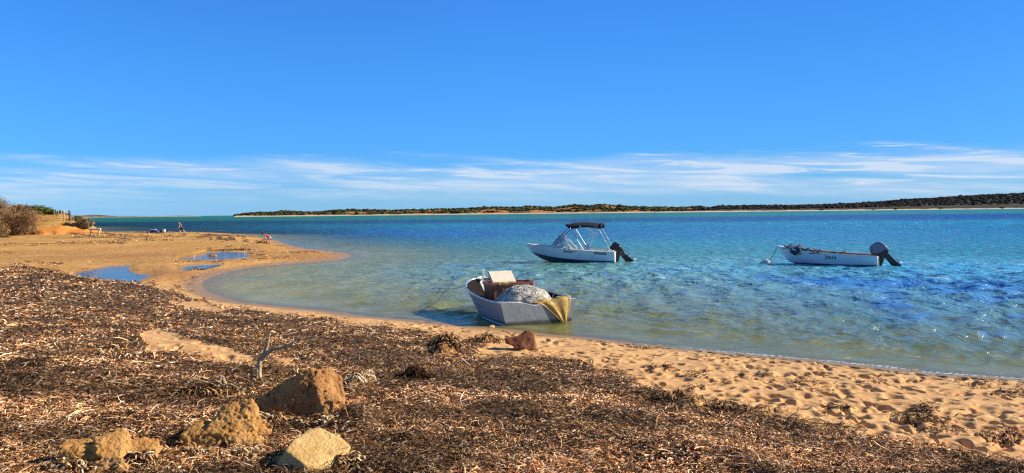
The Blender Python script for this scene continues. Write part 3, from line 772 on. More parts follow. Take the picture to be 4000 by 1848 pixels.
# a few mangrove bushes standing on the white far beach
def small_far_tree(px, Y, w, h, col, label):
    x = ray(px, 830)[0] * Y; t = thing('shore_bush', (x, Y, 0.25), label, 'bush', 'bushes standing on the far white beach')
    r = np.random.default_rng(int(px)); bv, bf = leafball(2); Vs = []; Fs = []; b = 0
    for k in range(9):
        V = bv * (1 + 0.5 * (r.random((len(bv), 1)) - .5)) * np.array([w * .28, w * .25, h * .34]) * r.uniform(.6, 1.1) + np.array([r.uniform(-.36, .36) * w, r.uniform(-.2, .2) * w, h * r.uniform(.5, .8)])
        Vs.append(V); Fs.append(bf + b); b += len(V)
    V = np.concatenate(Vs)
    link('crown', npmesh('crown', V, np.concatenate(Fs), {'col': np.repeat(np.array([col]), len(V), 0)}), M_SCRUB, t)
    m = MB()
    for k in range(3): m.tube([(0.2 * k - .2, 0, -0.4), (r.uniform(-.3, .3) * w, 0, h * .6)], [.22, .12], 6)
    m.build('trunk', M_TRUNK, t)
M_TRUNK = simple('grey_bark', (0.16, 0.12, 0.09), 0.9, 0.3, 9, bump=0.01)
for px, w, h, lb in [(3208, 12, 3.6, 'dark low bush on the far white beach, widest and leftmost of them'), (3410, 5, 2.2, 'tiny dark bush on the far white beach, smallest of them'),
                     (3498, 6, 2.8, 'dark bush on the far white beach, between the smallest one and the round one'), (3672, 7, 3.2, 'round dark bush on the far white beach under the hill'),
                     (3915, 8, 2.6, 'dark bush on the far white beach, nearest the right edge of the photo')]:
    small_far_tree(px, 1266, w, h, (.025, .035, .018), lb)

# ================================================================== shrubs on the near dune
M_LEAF = mat_attr('shrub_leaves', 0.75, 0.15, 0.35, 1.5)
def shrub(px, pyb, w_px, h_px, Y, cols, n, leaf, label, twiggy=False, group='shrubs on the left dune', wispy=False):
    sc = Y / FPX; w, h = w_px * sc, h_px * sc
    x = ray(px, pyb)[0] * Y; zb = atY(px, pyb, Y)[2]; zg = gz(x, Y); z0 = min(zb, zg + 0.2)
    h = h + max(0, zb - z0) * 0.5
    t = thing('shrub', (x, Y, z0), label, 'shrub', group)
    n = int(n * 1.7); r = np.random.default_rng(int(px * 7 + pyb)); m = MB(); tips = []
    for k in range(16 if twiggy else 9):
        a = r.uniform(0, 6.28); e = r.uniform(0.2, 1.0); q = np.array([math.cos(a) * w * .46 * e, math.sin(a) * w * .34 * e, h * (0.95 - 0.45 * e) * r.uniform(.75, 1.05)])
        mid = q * np.array([.45, .45, .62]) + r.normal(0, .05, 3) * w
        m.tube([(0, 0, -.15), mid, q], [.05, .03, .012], 5); tips += [mid, q, (mid + q) / 2]
        for s_ in range(3 if twiggy else 1):
            q2 = q + r.normal(0, 1, 3) * np.array([.12 * w, .1 * w, .10 * h]); m.tube([mid, q2], [.025, .008], 4); tips.append(q2)
    m.build('stem', M_TRUNK, t)
    # leaves: slips scattered in lumps around the branch tips and over the dome
    lumps = np.array(tips); ci = r.integers(len(lumps), size=n)
    P = lumps[ci] + r.normal(0, 1, (n, 3)) * np.array([.10 * w, .09 * w, .09 * h])
    k2 = r.random(n) < 0.55
    th = r.uniform(0, 6.28, n); ph = np.arccos(r.uniform(0.0, 1, n)); rr_ = r.uniform(.72, 1.0, n) * (0.86 + 0.3 * fbm(th * 1.6, ph * 2.2, int(px), 3))
    D = np.stack([np.sin(ph) * np.cos(th) * .5 * w, np.sin(ph) * np.sin(th) * .38 * w, np.cos(ph) * .93 * h], -1) * rr_[:, None]
    P = np.where(k2[:, None], D, P); P[:, 2] = np.maximum(P[:, 2], 0.02 * h)
    ax = r.normal(0, 1, (n, 3)); ax[:, 2] += 0.7
    if twiggy: ax = P / np.array([w, w, h]) + r.normal(0, .35, (n, 3)); 
    ax /= np.linalg.norm(ax, axis=1)[:, None]; bx = np.cross(ax, r.normal(0, 1, (n, 3))); bx /= np.linalg.norm(bx, axis=1)[:, None] + 1e-9
    L = leaf * .68 * r.uniform(.6, 1.5, n)[:, None]; Wd = L * (0.13 if twiggy else 0.42)
    V = np.stack([P - ax * L, P + bx * Wd, P + ax * L, P - bx * Wd], 1).reshape(-1, 3); F = np.arange(4 * n).reshape(-1, 4)
    cc = np.array(cols)[r.integers(len(cols), size=n)] * r.uniform(.6, 1.35, (n, 1)); Cc = np.repeat(cc, 4, 0)
    link('foliage', npmesh('foliage', V, F, {'col': Cc}), M_LEAF, t)
GREYB = [(.36, .20, .095), (.45, .28, .14), (.25, .14, .065), (.50, .34, .19)]
BRN = [(.32, .17, .06), (.25, .15, .05), (.38, .23, .09)]
GRN = [(.11, .17, .02), (.16, .20, .03), (.08, .12, .02)]
OLV = [(.10, .10, .03), (.07, .075, .025), (.13, .12, .05)]
GG = [(.33, .27, .14), (.24, .20, .09), (.40, .33, .19)]
shrub(-60, 930, 190, 175, 86, GREYB + OLV[:1], 5200, .20, 'greyish shrub cut by the left edge, tallest of the dune', True)
shrub(15, 912, 130, 118, 90, GREYB, 5200, .17, 'dry grey-brown twiggy bush at the left edge of the dune', True)
shrub(12, 850, 60, 80, 96, [(.22, .24, .17), (.30, .30, .22)], 1300, .17, 'pale wispy grey-green bush poking up highest at the left edge', True)
shrub(98, 905, 125, 100, 90, GREYB, 6000, .16, 'rounded dry grey-brown bush at the foot of the dune, right of the leftmost one', True)
shrub(66, 845, 80, 50, 98, BRN + GREYB, 3000, .18, 'brownish bush on the dune crest just behind the dry grey bush', True)
shrub(122, 846, 90, 50, 99, BRN + OLV, 2600, .17, 'russet bush on the dune crest left of the bright green bush')
shrub(160, 850, 80, 46, 98, GRN, 2600, .16, 'bright green bush on the dune crest')
shrub(196, 858, 74, 42, 98, GRN + OLV, 2400, .16, 'dark green bush on the dune crest beside the tall thin stake')
shrub(226, 862, 66, 38, 99, OLV, 1900, .16, 'olive bush behind the cluster of pale stakes')
shrub(146, 852, 70, 44, 100, GRN + BRN[:1], 1800, .16, 'green-brown bush between the russet bush and the bright green one')
shrub(243, 868, 60, 40, 100, OLV, 1500, .15, 'olive bush on the crest just left of the dark post')
shrub(255, 862, 50, 30, 99, OLV + GG, 1600, .15, 'small olive bush between the pale stakes and the dark post')
shrub(262, 893, 46, 24, 94, [(.08, .07, .045), (.05, .045, .03)], 1500, .15, 'low dark bush at the foot of the dark post')
shrub(298, 878, 56, 36, 96, GG, 2200, .15, 'grey-green bush right of the dark post')
shrub(332, 888, 58, 40, 95, GG, 2600, .15, 'grey-green bush at the right end of the dune by the log rail')
shrub(176, 884, 28, 14, 95, BRN, 500, .14, 'tiny brown tuft on the sandy dune face')
shrub(20, 935, 46, 14, 84, [(.07, .05, .03), (.12, .08, .05)], 700, .15, 'low dark tuft on the sand under the big dry bush', True)

# stakes, post, rail
M_STAKE = simple('pale_timber', (0.62, 0.52, 0.38), 0.8, 0.25, 5); M_DARKP = simple('dark_timber', (0.045, 0.03, 0.035), 0.85, 0.3, 5)
M_GREYP = simple('grey_timber', (0.30, 0.26, 0.20), 0.85, 0.25, 5)
def stake(px, top, bot, Y, wpx, mat, label, name='stake', cat='stake', group='thin stakes on the dune', cap=False, lean=0.0):
    w = wpx * Y / FPX; x = ray(px, bot)[0] * Y; zt = atY(px, top, Y)[2]; zb = min(gz(x, Y), atY(px, bot, Y)[2] + .3) - 0.25
    m = MB(); h = zt - zb
    m.tube([(0, 0, 0), (lean * .5 + .01, 0, h * .5), (lean, 0, h * 0.985), (lean, 0, h)], [w * .5, w * .48, w * .44, w * .30], 9)
    o = m.build(name, mat, None, True); o.location = (x, Y, zb); tag(o, label, cat, group)
    if cap:
        c = MB(); c.tube([(lean, 0, h - 0.08), (lean, 0, h - .01), (lean, 0, h + 0.03)], [w * .50, w * .52, w * .3], 9); c.build('tip', M_TIP, o, True)
M_TIP = simple('white_paint', (0.7, 0.66, 0.56), 0.6, 0.1)
stake(213.5, 819, 893, 93.0, 2.6, M_GREYP, 'tallest thin grey stake on the dune face, left of the pale stakes')
for px, tp, bt, lb in [(221, 821, 840, 'short pale stake with white tip, first in the cluster after the tall grey stake'), (229, 822, 846, 'short pale stake with white tip, second in the cluster'),
                       (239.5, 820, 840, 'short pale stake with white tip, third in the cluster'), (248, 817, 864, 'tall pale stake with white tip, fourth in the cluster'),
                       (252, 820, 846, 'thin pale stake squeezed between the two longest pale stakes'), (258.5, 818, 865, 'tall pale stake with white tip, last before the dark post')]:
    stake(px, tp, bt, 96.5 if bt < 855 else 94.5, 2.4, M_STAKE, lb, group='white-tipped stakes on the dune', cap=True)
stake(271, 822, 866, 95.2, 5.5, M_DARKP, 'thick dark post on the dune beside the pale post', 'post', 'post', 'posts on the dune')
stake(277, 826, 873, 94.6, 3.8, M_GREYP, 'grey weathered post leaning against the thick dark post', 'post', 'post', 'posts on the dune')
stake(304.5, 846, 880, 94.9, 1.5, M_GREYP, 'very thin grey stake standing in the grey-green bush', group='thin stakes on the dune')
def rail():
    Y = 91.0; a = atY(349, 891, Y); b = atY(393, 890, Y); g = gz(b[0], Y)
    t = thing('log_rail', (a[0], Y, gz(a[0], Y)), 'low pale log rail on short legs at the end of the dune', 'log rail')
    m = MB(); L = b[0] - a[0]; h = .62
    m.tube([(0, 0, h), (L * .5, 0, h - .01), (L, 0, h)], [.13, .135, .13], 12); m.build('rail', M_STAKE, t, True)
    for q in (.12, .84):
        l = MB(); l.tube([(L * q, 0, -.4), (L * q, 0, h - .10)], [.08, .08], 9); l.build('leg', M_STAKE, t, True)
rail()
# ================================================================== wrack blades
def mat_blade():
    t = NT('seagrass_blades'); c = t.attr('col', 'Color')
    return t.fin(c, 0.75, 0, None, 0.12)
M_BLADE = mat_blade()
PAL = np.array([(.025, .012, .006), (.09, .040, .016), (.25, .12, .045), (.44, .24, .095), (.68, .43, .20), (.86, .64, .37), (.93, .79, .57), (.48, .16, .045), (.22, .18, .05), (.12, .07, .06)])
PW = np.array([.15, .13, .12, .13, .17, .14, .08, .035, .035, .01])
def blades(name, n, region, seed, lmin, lmax, wid, lift, thresh=0.42, ymax=48, scale_far=True, arch=1.0, pal=PAL, pw=PW, kinds=None):
    r = np.random.default_rng(seed)
    x0, x1, y0, y1 = region
    px = r.uniform(x0, x1, n); py = y0 + (y1 - y0) * r.random(n)
    z = np.full(n, 0.8)
    d = np.stack([(px - 2000) / FPX, -(py - 924) / FPX, -np.ones(n)], -1) @ R3.T
    d = d / d[:, 1:2]
    for _ in range(7):
        t = (z - CAM_Z) / d[:, 2]; X, Y = d[:, 0] * t, d[:, 1] * t
        z = 0.5 * z + 0.5 * base_h(X, Y)[0]
    Z, sd, qx, qy, m, oc, pd = full_h(X, Y)
    nz = fbm(X * 2.2, Y * 2.2, 401, 3) * 0.5
    ok = (m + nz * 0.5 + r.normal(0, 0.10, n) > thresh) & (sd > 0.25) & (pd < -1) & (Y > 1.5) & (Y < ymax)
    X, Y, Z, m = X[ok], Y[ok], Z[ok], m[ok]; n = len(X)
    D = np.hypot(X, Y); f = np.maximum(1, D / 7.5) ** 0.85 if scale_far else np.ones(n)
    L = r.uniform(lmin, lmax, n) * f * (0.6 + 0.8 * r.random(n) ** 2); Wd = wid * r.uniform(.6, 1.5, n) * f
    yaw = r.normal(0, 0.9, n) + np.where(r.random(n) < .5, 0, math.pi) + fbm(X * .9, Y * .9, 405, 2) * 1.4
    tilt = r.normal(0, 0.22, n); curl = r.normal(0, 0.7, n) * arch; roll = r.normal(0, 0.6, n)
    lift_ = r.random(n) ** 2 * lift * (0.6 + f * 0.4)
    # three straight pieces per blade, bending by curl in the horizontal plane and sagging a little
    pts = []; a = yaw - curl; p = np.stack([X, Y, Z + lift_], -1)
    ctr = p.copy(); seg = L / 3; tl = tilt + 0.25 * np.abs(r.normal(0, 1, n))
    P = [p]
    for k in range(3):
        dirv = np.stack([np.cos(a) * np.cos(tl), np.sin(a) * np.cos(tl), np.sin(tl)], -1)
        P.append(P[-1] + dirv * seg[:, None]); a = a + curl; tl = tl - 0.30 * np.abs(r.normal(0, 1, n))
    off = (P[1] + P[2]) / 2 - ctr; off[:, 2] *= 0.3
    P = [q - off for q in P]
    V = np.zeros((n, 8, 3)); a = yaw - curl
    for k in range(4):
        wv = np.stack([-np.sin(a + 0 * k) * np.cos(roll), np.cos(a) * np.cos(roll), np.sin(roll)], -1)
        ww = Wd * (0.55 if k in (0, 3) else 1.0) * 0.5
        V[:, 2 * k] = P[k] + wv * ww[:, None]; V[:, 2 * k + 1] = P[k] - wv * ww[:, None]; a = a + curl
    base = np.arange(n)[:, None, None] * 8
    F = (base + np.array([[0, 1, 3, 2], [2, 3, 5, 4], [4, 5, 7, 6]])[None]).reshape(-1, 4)
    lum = 0.38 + 1.20 * np.clip(fbm(X * 1.0, Y * 1.9, 411, 4) * 1.5 + 0.45, 0, 1)  # drifts of pale and dark weed; the darks also paint in shaded hollows
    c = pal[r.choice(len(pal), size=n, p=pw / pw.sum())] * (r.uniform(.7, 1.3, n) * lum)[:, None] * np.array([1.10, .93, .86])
    Cc = np.repeat(c, 8, 0)
    me = npmesh(name, V.reshape(-1, 3), F, {'col': Cc}, smooth=False)
    return link(name, me, M_BLADE)
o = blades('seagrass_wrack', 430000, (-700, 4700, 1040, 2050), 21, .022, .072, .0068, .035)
tag(o, 'brown and straw coloured drift of dead seagrass covering the near beach', 'seagrass', kind='stuff')
print('wrack', len(o.data.vertices))
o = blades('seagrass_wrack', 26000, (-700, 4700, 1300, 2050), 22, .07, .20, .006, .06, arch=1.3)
tag(o, 'longer curled strands of dead seagrass lying loose on top of the near drift', 'seagrass', kind='stuff')
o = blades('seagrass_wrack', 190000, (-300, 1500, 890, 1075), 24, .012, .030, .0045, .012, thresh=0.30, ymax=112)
tag(o, 'broken lines of dead seagrass washed over the sand of the far spit', 'seagrass', kind='stuff')
def twigs():
    """dark bits and short stems scattered over the clean sand"""
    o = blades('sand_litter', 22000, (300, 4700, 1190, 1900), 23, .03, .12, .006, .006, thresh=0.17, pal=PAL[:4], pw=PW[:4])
    return o
o = twigs(); tag(o, 'thin scatter of dark stems on the bare sand between the drift and the water', 'seagrass', kind='stuff')

# ================================================================== rocks
def mat_rock(name, a, b, dark, pit=0.5):
    t = NT(name); v = t.coord('Object')
    n = t.noise(v, 3.2, 6, 0.65); c = t.mix(t.rng(n, 0.35, 0.65), a, b)
    c = t.mix(t.rng(t.noise(v, 28, 5, 0.75), 0.50, 0.72, 0, 0.75), c, dark)
    c = t.mix(t.rng(t.voro(v, 60), 0.0, 0.30, 0.35, 0.0), c, tuple(min(1, x * 1.25) for x in b))
    h = t.math('ADD', t.noise(v, 22, 6, 0.8), t.math('MULTIPLY', t.voro(v, 45), pit))
    return t.fin(c, 0.92, 0, t.bump(h, 0.9, 0.022), 0.15)
M_ORANGE = mat_rock('orange_earth_rock', (.50, .235, .065), (.68, .37, .13), (.28, .11, .035))
M_BROWN = mat_rock('brown_earth_rock', (.40, .18, .065), (.56, .29, .11), (.22, .09, .03))
M_RED = mat_rock('red_rock', (.22, .080, .04), (.32, .14, .065), (.10, .04, .025))
M_PALE = mat_rock('pale_limestone', (.74, .43, .15), (.84, .56, .23), (.42, .20, .06), 0.25)
def hullbm(points):
    bm = bmesh.new()
    for p in points: bm.verts.new(p)
    r_ = bmesh.ops.convex_hull(bm, input=bm.verts)
    bmesh.ops.delete(bm, geom=[v for v in bm.verts if not v.link_faces], context='VERTS')
    return bm
def rock(name, hulls, mat, label, seed, vox=0.012, amp=0.02, fine=0.006, fsc=30.0, cat='rock', group=None, soft=1, pits=0.0):
    """hulls: lists of world points; each hull is a block of the rock"""
    allp = np.concatenate([np.array(h) for h in hulls]); org = allp.mean(0); org[2] = allp[:, 2].min()
    bmA = bmesh.new()
    for h in hulls:
        b_ = hullbm([tuple(np.array(p) - org) for p in h]); me_ = bpy.data.meshes.new('t'); b_.to_mesh(me_); b_.free(); bmA.from_mesh(me_); bpy.data.meshes.remove(me_)
    me = bpy.data.meshes.new(name); bmA.to_mesh(me); bmA.free()
    me = voxel(me, vox)
    V = np.zeros(len(me.vertices) * 3, np.float32); me.vertices.foreach_get('co', V); V = V.reshape(-1, 3).astype(float)
    bm = bmesh.new(); bm.from_mesh(me)
    for _ in range(soft): bmesh.ops.smooth_vert(bm, verts=bm.verts, factor=0.5, use_axis_x=True, use_axis_y=True, use_axis_z=True)
    bm.normal_update(); Nn = np.array([v.normal[:] for v in bm.verts]); V = np.array([v.co[:] for v in bm.verts])
    q = V + org
    big = fbm3(q, 1 / 0.22, seed, 3); mid = fbm3(q, 1 / 0.07, seed + 5, 3); fi = fbm3(q, fsc, seed + 9, 3, 0.6)
    disp = amp * big + amp * 0.55 * mid + fine * fi
    if pits:
        pn = fbm3(q, 1 / 0.05, seed + 20, 2); disp = disp - pits * np.clip(pn - 0.18, 0, 1)
        kn = fbm3(q, 1 / 0.03, seed + 30, 2); disp = disp + pits * 0.35 * np.clip(np.abs(kn), 0, 1)
    V = V + Nn * disp[:, None]
    for v, p in zip(bm.verts, V): v.co = p
    bm.to_mesh(me); bm.free(); me.name = name
    o = link(name, me, mat, smooth=True); o.location = org
    return tag(o, label, cat, group)
def W_(px, py, Y): return atY(px, py, Y)
RG = 'lumps of rock lying in the foreground drift'
def G_(px, py, dz=-0.06, dy=0.0):
    p = ongr(px, py); p[1] += dy; p[2] += dz; return p
# R1: the big brown block; its near foot is about 6.1 m away
yb = ongr(1200, 1635)[1]; print('R1 depth', yb)
rock('rock', [[W_(1008, 1565, yb + .15), W_(1030, 1640, yb + .0), W_(1170, 1650, yb - .02), W_(1300, 1650, yb + .02), W_(1330, 1560, yb + .1), W_(1215, 1437, yb + .22), W_(1190, 1450, yb + .24), W_(1100, 1492, yb + .2), W_(1010, 1560, yb + .3),
               W_(1270, 1452, yb + .42), W_(1330, 1500, yb + .5), W_(1345, 1570, yb + .3), W_(1100, 1600, yb + .6), W_(1250, 1560, yb + .62), W_(1245, 1540, yb + .02)],
              [W_(1235, 1445, yb + .2), W_(1290, 1440, yb + .35), W_(1335, 1475, yb + .4), W_(1345, 1580, yb + .2), W_(1280, 1600, yb + .02), W_(1245, 1560, yb + .0), W_(1300, 1500, yb + .6), W_(1250, 1500, yb + .5)],
              [W_(1240, 1575, yb - .05), W_(1300, 1560, yb - .03), W_(1322, 1610, yb - .04), W_(1290, 1645, yb - .10), W_(1225, 1640, yb - .08), W_(1260, 1600, yb + .15), W_(1310, 1650, yb + .1)]],
     M_BROWN, 'largest rough brown rock in the foreground, its flat face shaded and its side crumbling', 31, 0.011, .028, .008, 34.0, pits=.06, soft=0, group=RG)
# R2: crumbly orange lump with a low left shoulder
yc = ongr(800, 1765)[1]
rock('rock', [[W_(702, 1700, yc + .05), W_(715, 1750, yc), W_(760, 1770, yc - .02), W_(850, 1760, yc - .02), W_(900, 1690, yc + .05), W_(850, 1650, yc + .22), W_(790, 1645, yc + .22), W_(730, 1672, yc + .2), W_(850, 1700, yc + .35), W_(740, 1720, yc + .3)],
              [W_(800, 1670, yc + .10), W_(860, 1625, yc + .25), W_(880, 1580, yc + .32), W_(925, 1562, yc + .33), W_(985, 1556, yc + .34), W_(1012, 1590, yc + .33), W_(1020, 1640, yc + .25), W_(990, 1690, yc + .12), W_(900, 1710, yc + .05), W_(900, 1600, yc + .5), W_(1000, 1620, yc + .5)],
              [W_(980, 1630, yc + .2), W_(1040, 1640, yc + .25), W_(1070, 1668, yc + .25), W_(1060, 1700, yc + .2), W_(960, 1710, yc + .1), W_(1000, 1650, yc + .4)],
              [W_(860, 1700, yc + .02), W_(1000, 1690, yc + .12), W_(1080, 1745, yc + .05), W_(1000, 1790, yc - .06), W_(900, 1770, yc - .06), W_(950, 1740, yc + .3)]],
     M_ORANGE, 'crumbly orange lump with knobbly peak and low left shoulder, below the largest brown rock', 47, 0.012, .018, .010, 38.0, group=RG, pits=.05)
# R3: broken crumbly mass at the lower left
yd = ongr(420, 1840)[1]
rock('rock', [[W_(228, 1745, yd + .08), W_(236, 1800, yd + .02), W_(320, 1822, yd), W_(385, 1810, yd + .02), W_(392, 1740, yd + .12), W_(350, 1716, yd + .25), W_(262, 1718, yd + .25), W_(300, 1760, yd + .4), W_(380, 1750, yd + .35)],
              [W_(360, 1712, yd + .15), W_(430, 1690, yd + .25), W_(480, 1676, yd + .28), W_(515, 1700, yd + .28), W_(520, 1760, yd + .18), W_(470, 1800, yd + .02), W_(390, 1810, yd - .02), W_(370, 1770, yd + .02), W_(470, 1720, yd + .45)],
              [W_(490, 1720, yd + .22), W_(560, 1712, yd + .3), W_(618, 1716, yd + .32), W_(635, 1745, yd + .28), W_(615, 1790, yd + .15), W_(520, 1790, yd + .1), W_(560, 1740, yd + .45)],
              [W_(330, 1830, yd - .06), W_(370, 1800, yd - .02), W_(470, 1780, yd + .0), W_(500, 1830, yd - .12), W_(545, 1900, yd - .2), W_(320, 1900, yd - .2), W_(400, 1830, yd + .2)]],
     M_ORANGE, 'broken knobbly orange rock mass in the bottom left corner, running off the lower edge', 59, 0.012, .018, .010, 36.0, group=RG, pits=.05)
# R4: pale four-sided block
ye = ongr(1200, 1850)[1]
rock('rock', [[W_(1065, 1835, ye + .10), W_(1080, 1870, ye - .02), W_(1230, 1900, ye - .06), W_(1330, 1815, ye + .08), W_(1372, 1748, ye + .26), W_(1355, 1722, ye + .33), W_(1252, 1669, ye + .44), W_(1205, 1676, ye + .42), W_(1140, 1725, ye + .18), W_(1118, 1760, ye + .07),
               W_(1200, 1822, ye - .07), W_(1300, 1720, ye + .6), W_(1200, 1760, ye + .6), W_(1360, 1790, ye + .4)]],
     M_PALE, 'smooth pale cream block with flat facets, rightmost of the foreground rocks', 71, 0.013, .012, .004, group=RG, soft=0, pits=.012)
# R5: red-brown rock by the dinghy
yf = ongr(2040, 1368)[1]
rock('rock', [[W_(2010, 1364, yf), W_(2096, 1370, yf), W_(2100, 1358, yf + .2), W_(2082, 1292, yf + .22), W_(2064, 1287, yf + .22), W_(2046, 1293, yf + .22), W_(2020, 1318, yf + .15), W_(2060, 1340, yf + .5), W_(2085, 1330, yf + .5), W_(2000, 1350, yf + .4)],
              [W_(1966, 1322, yf + .1), W_(1972, 1345, yf + .05), W_(2030, 1362, yf + .02), W_(2040, 1310, yf + .15), W_(1990, 1316, yf + .3), W_(2020, 1330, yf + .4)]],
     M_RED, 'wedge shaped dark red rock on the sand in front of the grey dinghy', 83, 0.02, .02, .006, group='stones on the sand by the grey dinghy')
yg = ongr(1925, 1280)[1]
rock('stone', [[W_(1908, 1280, yg), W_(1930, 1282, yg), W_(1934, 1276, yg + .1), W_(1926, 1269, yg + .08), W_(1914, 1270, yg + .08), W_(1920, 1275, yg + .25)]], M_PALE,
     'small pale stone at the waterline by the stern corner of the grey dinghy', 91, 0.012, .008, .002, cat='stone', group='stones on the sand by the grey dinghy')
yh = ongr(1625, 1478)[1]
rock('rock', [[W_(1592, 1474, yh), W_(1600, 1446, yh + .12), W_(1622, 1436, yh + .15), W_(1644, 1448, yh + .12), W_(1655, 1476, yh), W_(1620, 1486, yh - .05), W_(1625, 1460, yh + .4)]], M_BROWN,
     'small brown rock half buried in the dark drift behind the big brown rock', 97, 0.014, .014, .004)
yi = ongr(830, 1004)[1]
rock('rock', [[W_(812, 1002, yi), W_(816, 996, yi + .2), W_(832, 993, yi + .3), W_(846, 993, yi + .3), W_(849, 1003, yi), W_(830, 1005, yi - .1), W_(835, 999, yi + .8)]], M_BROWN,
     'dark rock sitting in the upper tide pool on the spit', 101, 0.05, .05, .02)
for px, py, s, sd, lb in [(1740, 1352, .20, 7, 'wrack draped hump left of the red rock, leftmost of the two dark humps'), (1905, 1338, .15, 8, 'small dark wrack covered hump just left of the red rock')]:
    c = ongr(px, py); r_ = np.random.default_rng(sd)
    pts = [c + np.array([math.cos(a) * s * 1.2, math.sin(a) * s, -.05]) for a in np.linspace(0, 6, 9)] + [c + np.array([.1 * s, .1, s * .95]), c + np.array([-.4 * s, 0, s * .75])]
    rock('wrack_hump', [pts], M_WRK if 'M_WRK' in globals() else M_BROWN, lb, sd, 0.015, .02, .012, cat='seaweed heap', group='dark humps on the sand by the red rock')

# ================================================================== strands draped over things and heaps
def tuft(name, cx, cy, n, spread, length, label, seed, up=0.5, pal=PAL, parent=None, zoff=0.0, dirbias=None, wid=.006, cat='seaweed'):
    r = np.random.default_rng(seed); m_V = []; m_F = []; m_C = []; b = 0
    g0 = gz(cx, cy)
    for k in range(n):
        q = r.normal(0, 1, 2) * spread; x, y = cx + q[0], cy + q[1]
        z = g0 + zoff * math.exp(-(q[0] ** 2 + q[1] ** 2) / (spread[0] * spread[1]) / 1.2) + r.random() * .03
        a = r.uniform(0, 6.28) if dirbias is None else dirbias + r.normal(0, .35); L = length * r.uniform(.4, 1.3); e = up * r.uniform(-.1, 1.1); w = wid * r.uniform(.6, 1.6); cu = r.normal(0, .5)
        p = np.array([x, y, z]); s = L / 5
        for i in range(6):
            wv = np.array([-math.sin(a), math.cos(a), r.normal(0, .3)]) * w * (1 if 0 < i < 5 else .4)
            m_V += [p + wv, p - wv]
            if i < 5: m_F.append((b + 2 * i, b + 2 * i + 1, b + 2 * i + 3, b + 2 * i + 2))
            p = p + np.array([math.cos(a) * math.cos(e), math.sin(a) * math.cos(e), math.sin(e)]) * s; a += cu * .5; e -= up * .45
        b += 12; m_C += [pal[r.integers(len(pal))] * r.uniform(.7, 1.3)] * 12
    me = npmesh(name, np.array(m_V), np.array(m_F), {'col': np.array(m_C)})
    o = link(name, me, M_BLADE); return tag(o, label, cat, kind='stuff')
DK = PAL[[0, 1, 1, 2, 3, 4]]; LT = PAL[[3, 4, 5, 6, 4, 2]]
p = ongr(800, 1540); tuft('seaweed_heap', p[0], p[1], 520, np.array([.20, .13]), .20, 'tangled dark heap of seaweed strands left of the big brown rock', 1, .8, DK, zoff=.10)
p = ongr(600, 1520); tuft('seaweed_heap', p[0], p[1], 300, np.array([.16, .08]), .16, 'low dark heap of seaweed strands further left of the grey stump', 2, .7, DK, zoff=.05)
p = ongr(1395, 1500); tuft('seaweed_heap', p[0], p[1], 420, np.array([.09, .14]), .20, 'pale seaweed strands banked against the sunlit side of the big brown rock', 3, .9, LT, zoff=.12, dirbias=-.9)
p = ongr(1620, 1475); tuft('seaweed_heap', p[0], p[1], 520, np.array([.13, .08]), .13, 'dark seaweed around the half buried brown rock', 4, .8, DK[:3], zoff=.12)
p = ongr(1740, 1345); tuft('seaweed_heap', p[0], p[1], 260, np.array([.14, .10]), .18, 'dark seaweed draped over the left hump by the red rock', 5, .8, DK, zoff=.16, wid=.009)
p = ongr(1900, 1335); tuft('seaweed_heap', p[0], p[1], 220, np.array([.14, .10]), .18, 'dark seaweed draped over the hump next to the red rock', 6, .8, DK, zoff=.13, wid=.009)
p = ongr(880, 1735); tuft('seaweed_heap', p[0], p[1], 260, np.array([.09, .06]), .13, 'pale seaweed strands caught on the crumbly orange lump', 7, .6, LT, zoff=.05)
p = ongr(2640, 1560); tuft('seaweed_heap', p[0], p[1], 200, np.array([.16, .06]), .16, 'dark seaweed ridge at the upper edge of the near drift, centre right', 8, .9, DK, zoff=.08)
p = ongr(2830, 1600); tuft('seaweed_heap', p[0], p[1], 220, np.array([.26, .06]), .16, 'dark seaweed ridge along the edge of the near drift, further right', 9, .9, DK, zoff=.06)
p = ongr(3600, 1640); tuft('seaweed_heap', p[0], p[1], 180, np.array([.12, .09]), .14, 'dark clump of seaweed lying alone on the right hand sand', 10, .7, DK, zoff=.02)

for i_, (bx, by, sx, lb) in enumerate([(1080, 1640, .16, 'seaweed strands packed against the left foot of the largest brown rock'), (1290, 1655, .12, 'seaweed strands packed under the right foot of the largest brown rock'), (760, 1775, .14, 'seaweed strands around the left shoulder of the crumbly orange lump'), (980, 1780, .16, 'pale seaweed strands below the crumbly orange lump'),
        (560, 1800, .12, 'seaweed strands right of the broken corner rock mass'), (270, 1825, .12, 'seaweed strands left of the broken corner rock mass'), (1160, 1850, .12, 'seaweed strands at the left foot of the pale cream block'), (1350, 1810, .10, 'seaweed strands at the right foot of the pale cream block')]):
    p = ongr(bx, by); tuft('seaweed_heap', p[0], p[1], 150, np.array([sx, .045]), .10, lb, 60 + i_, .7, np.concatenate([DK, LT]), zoff=.05)
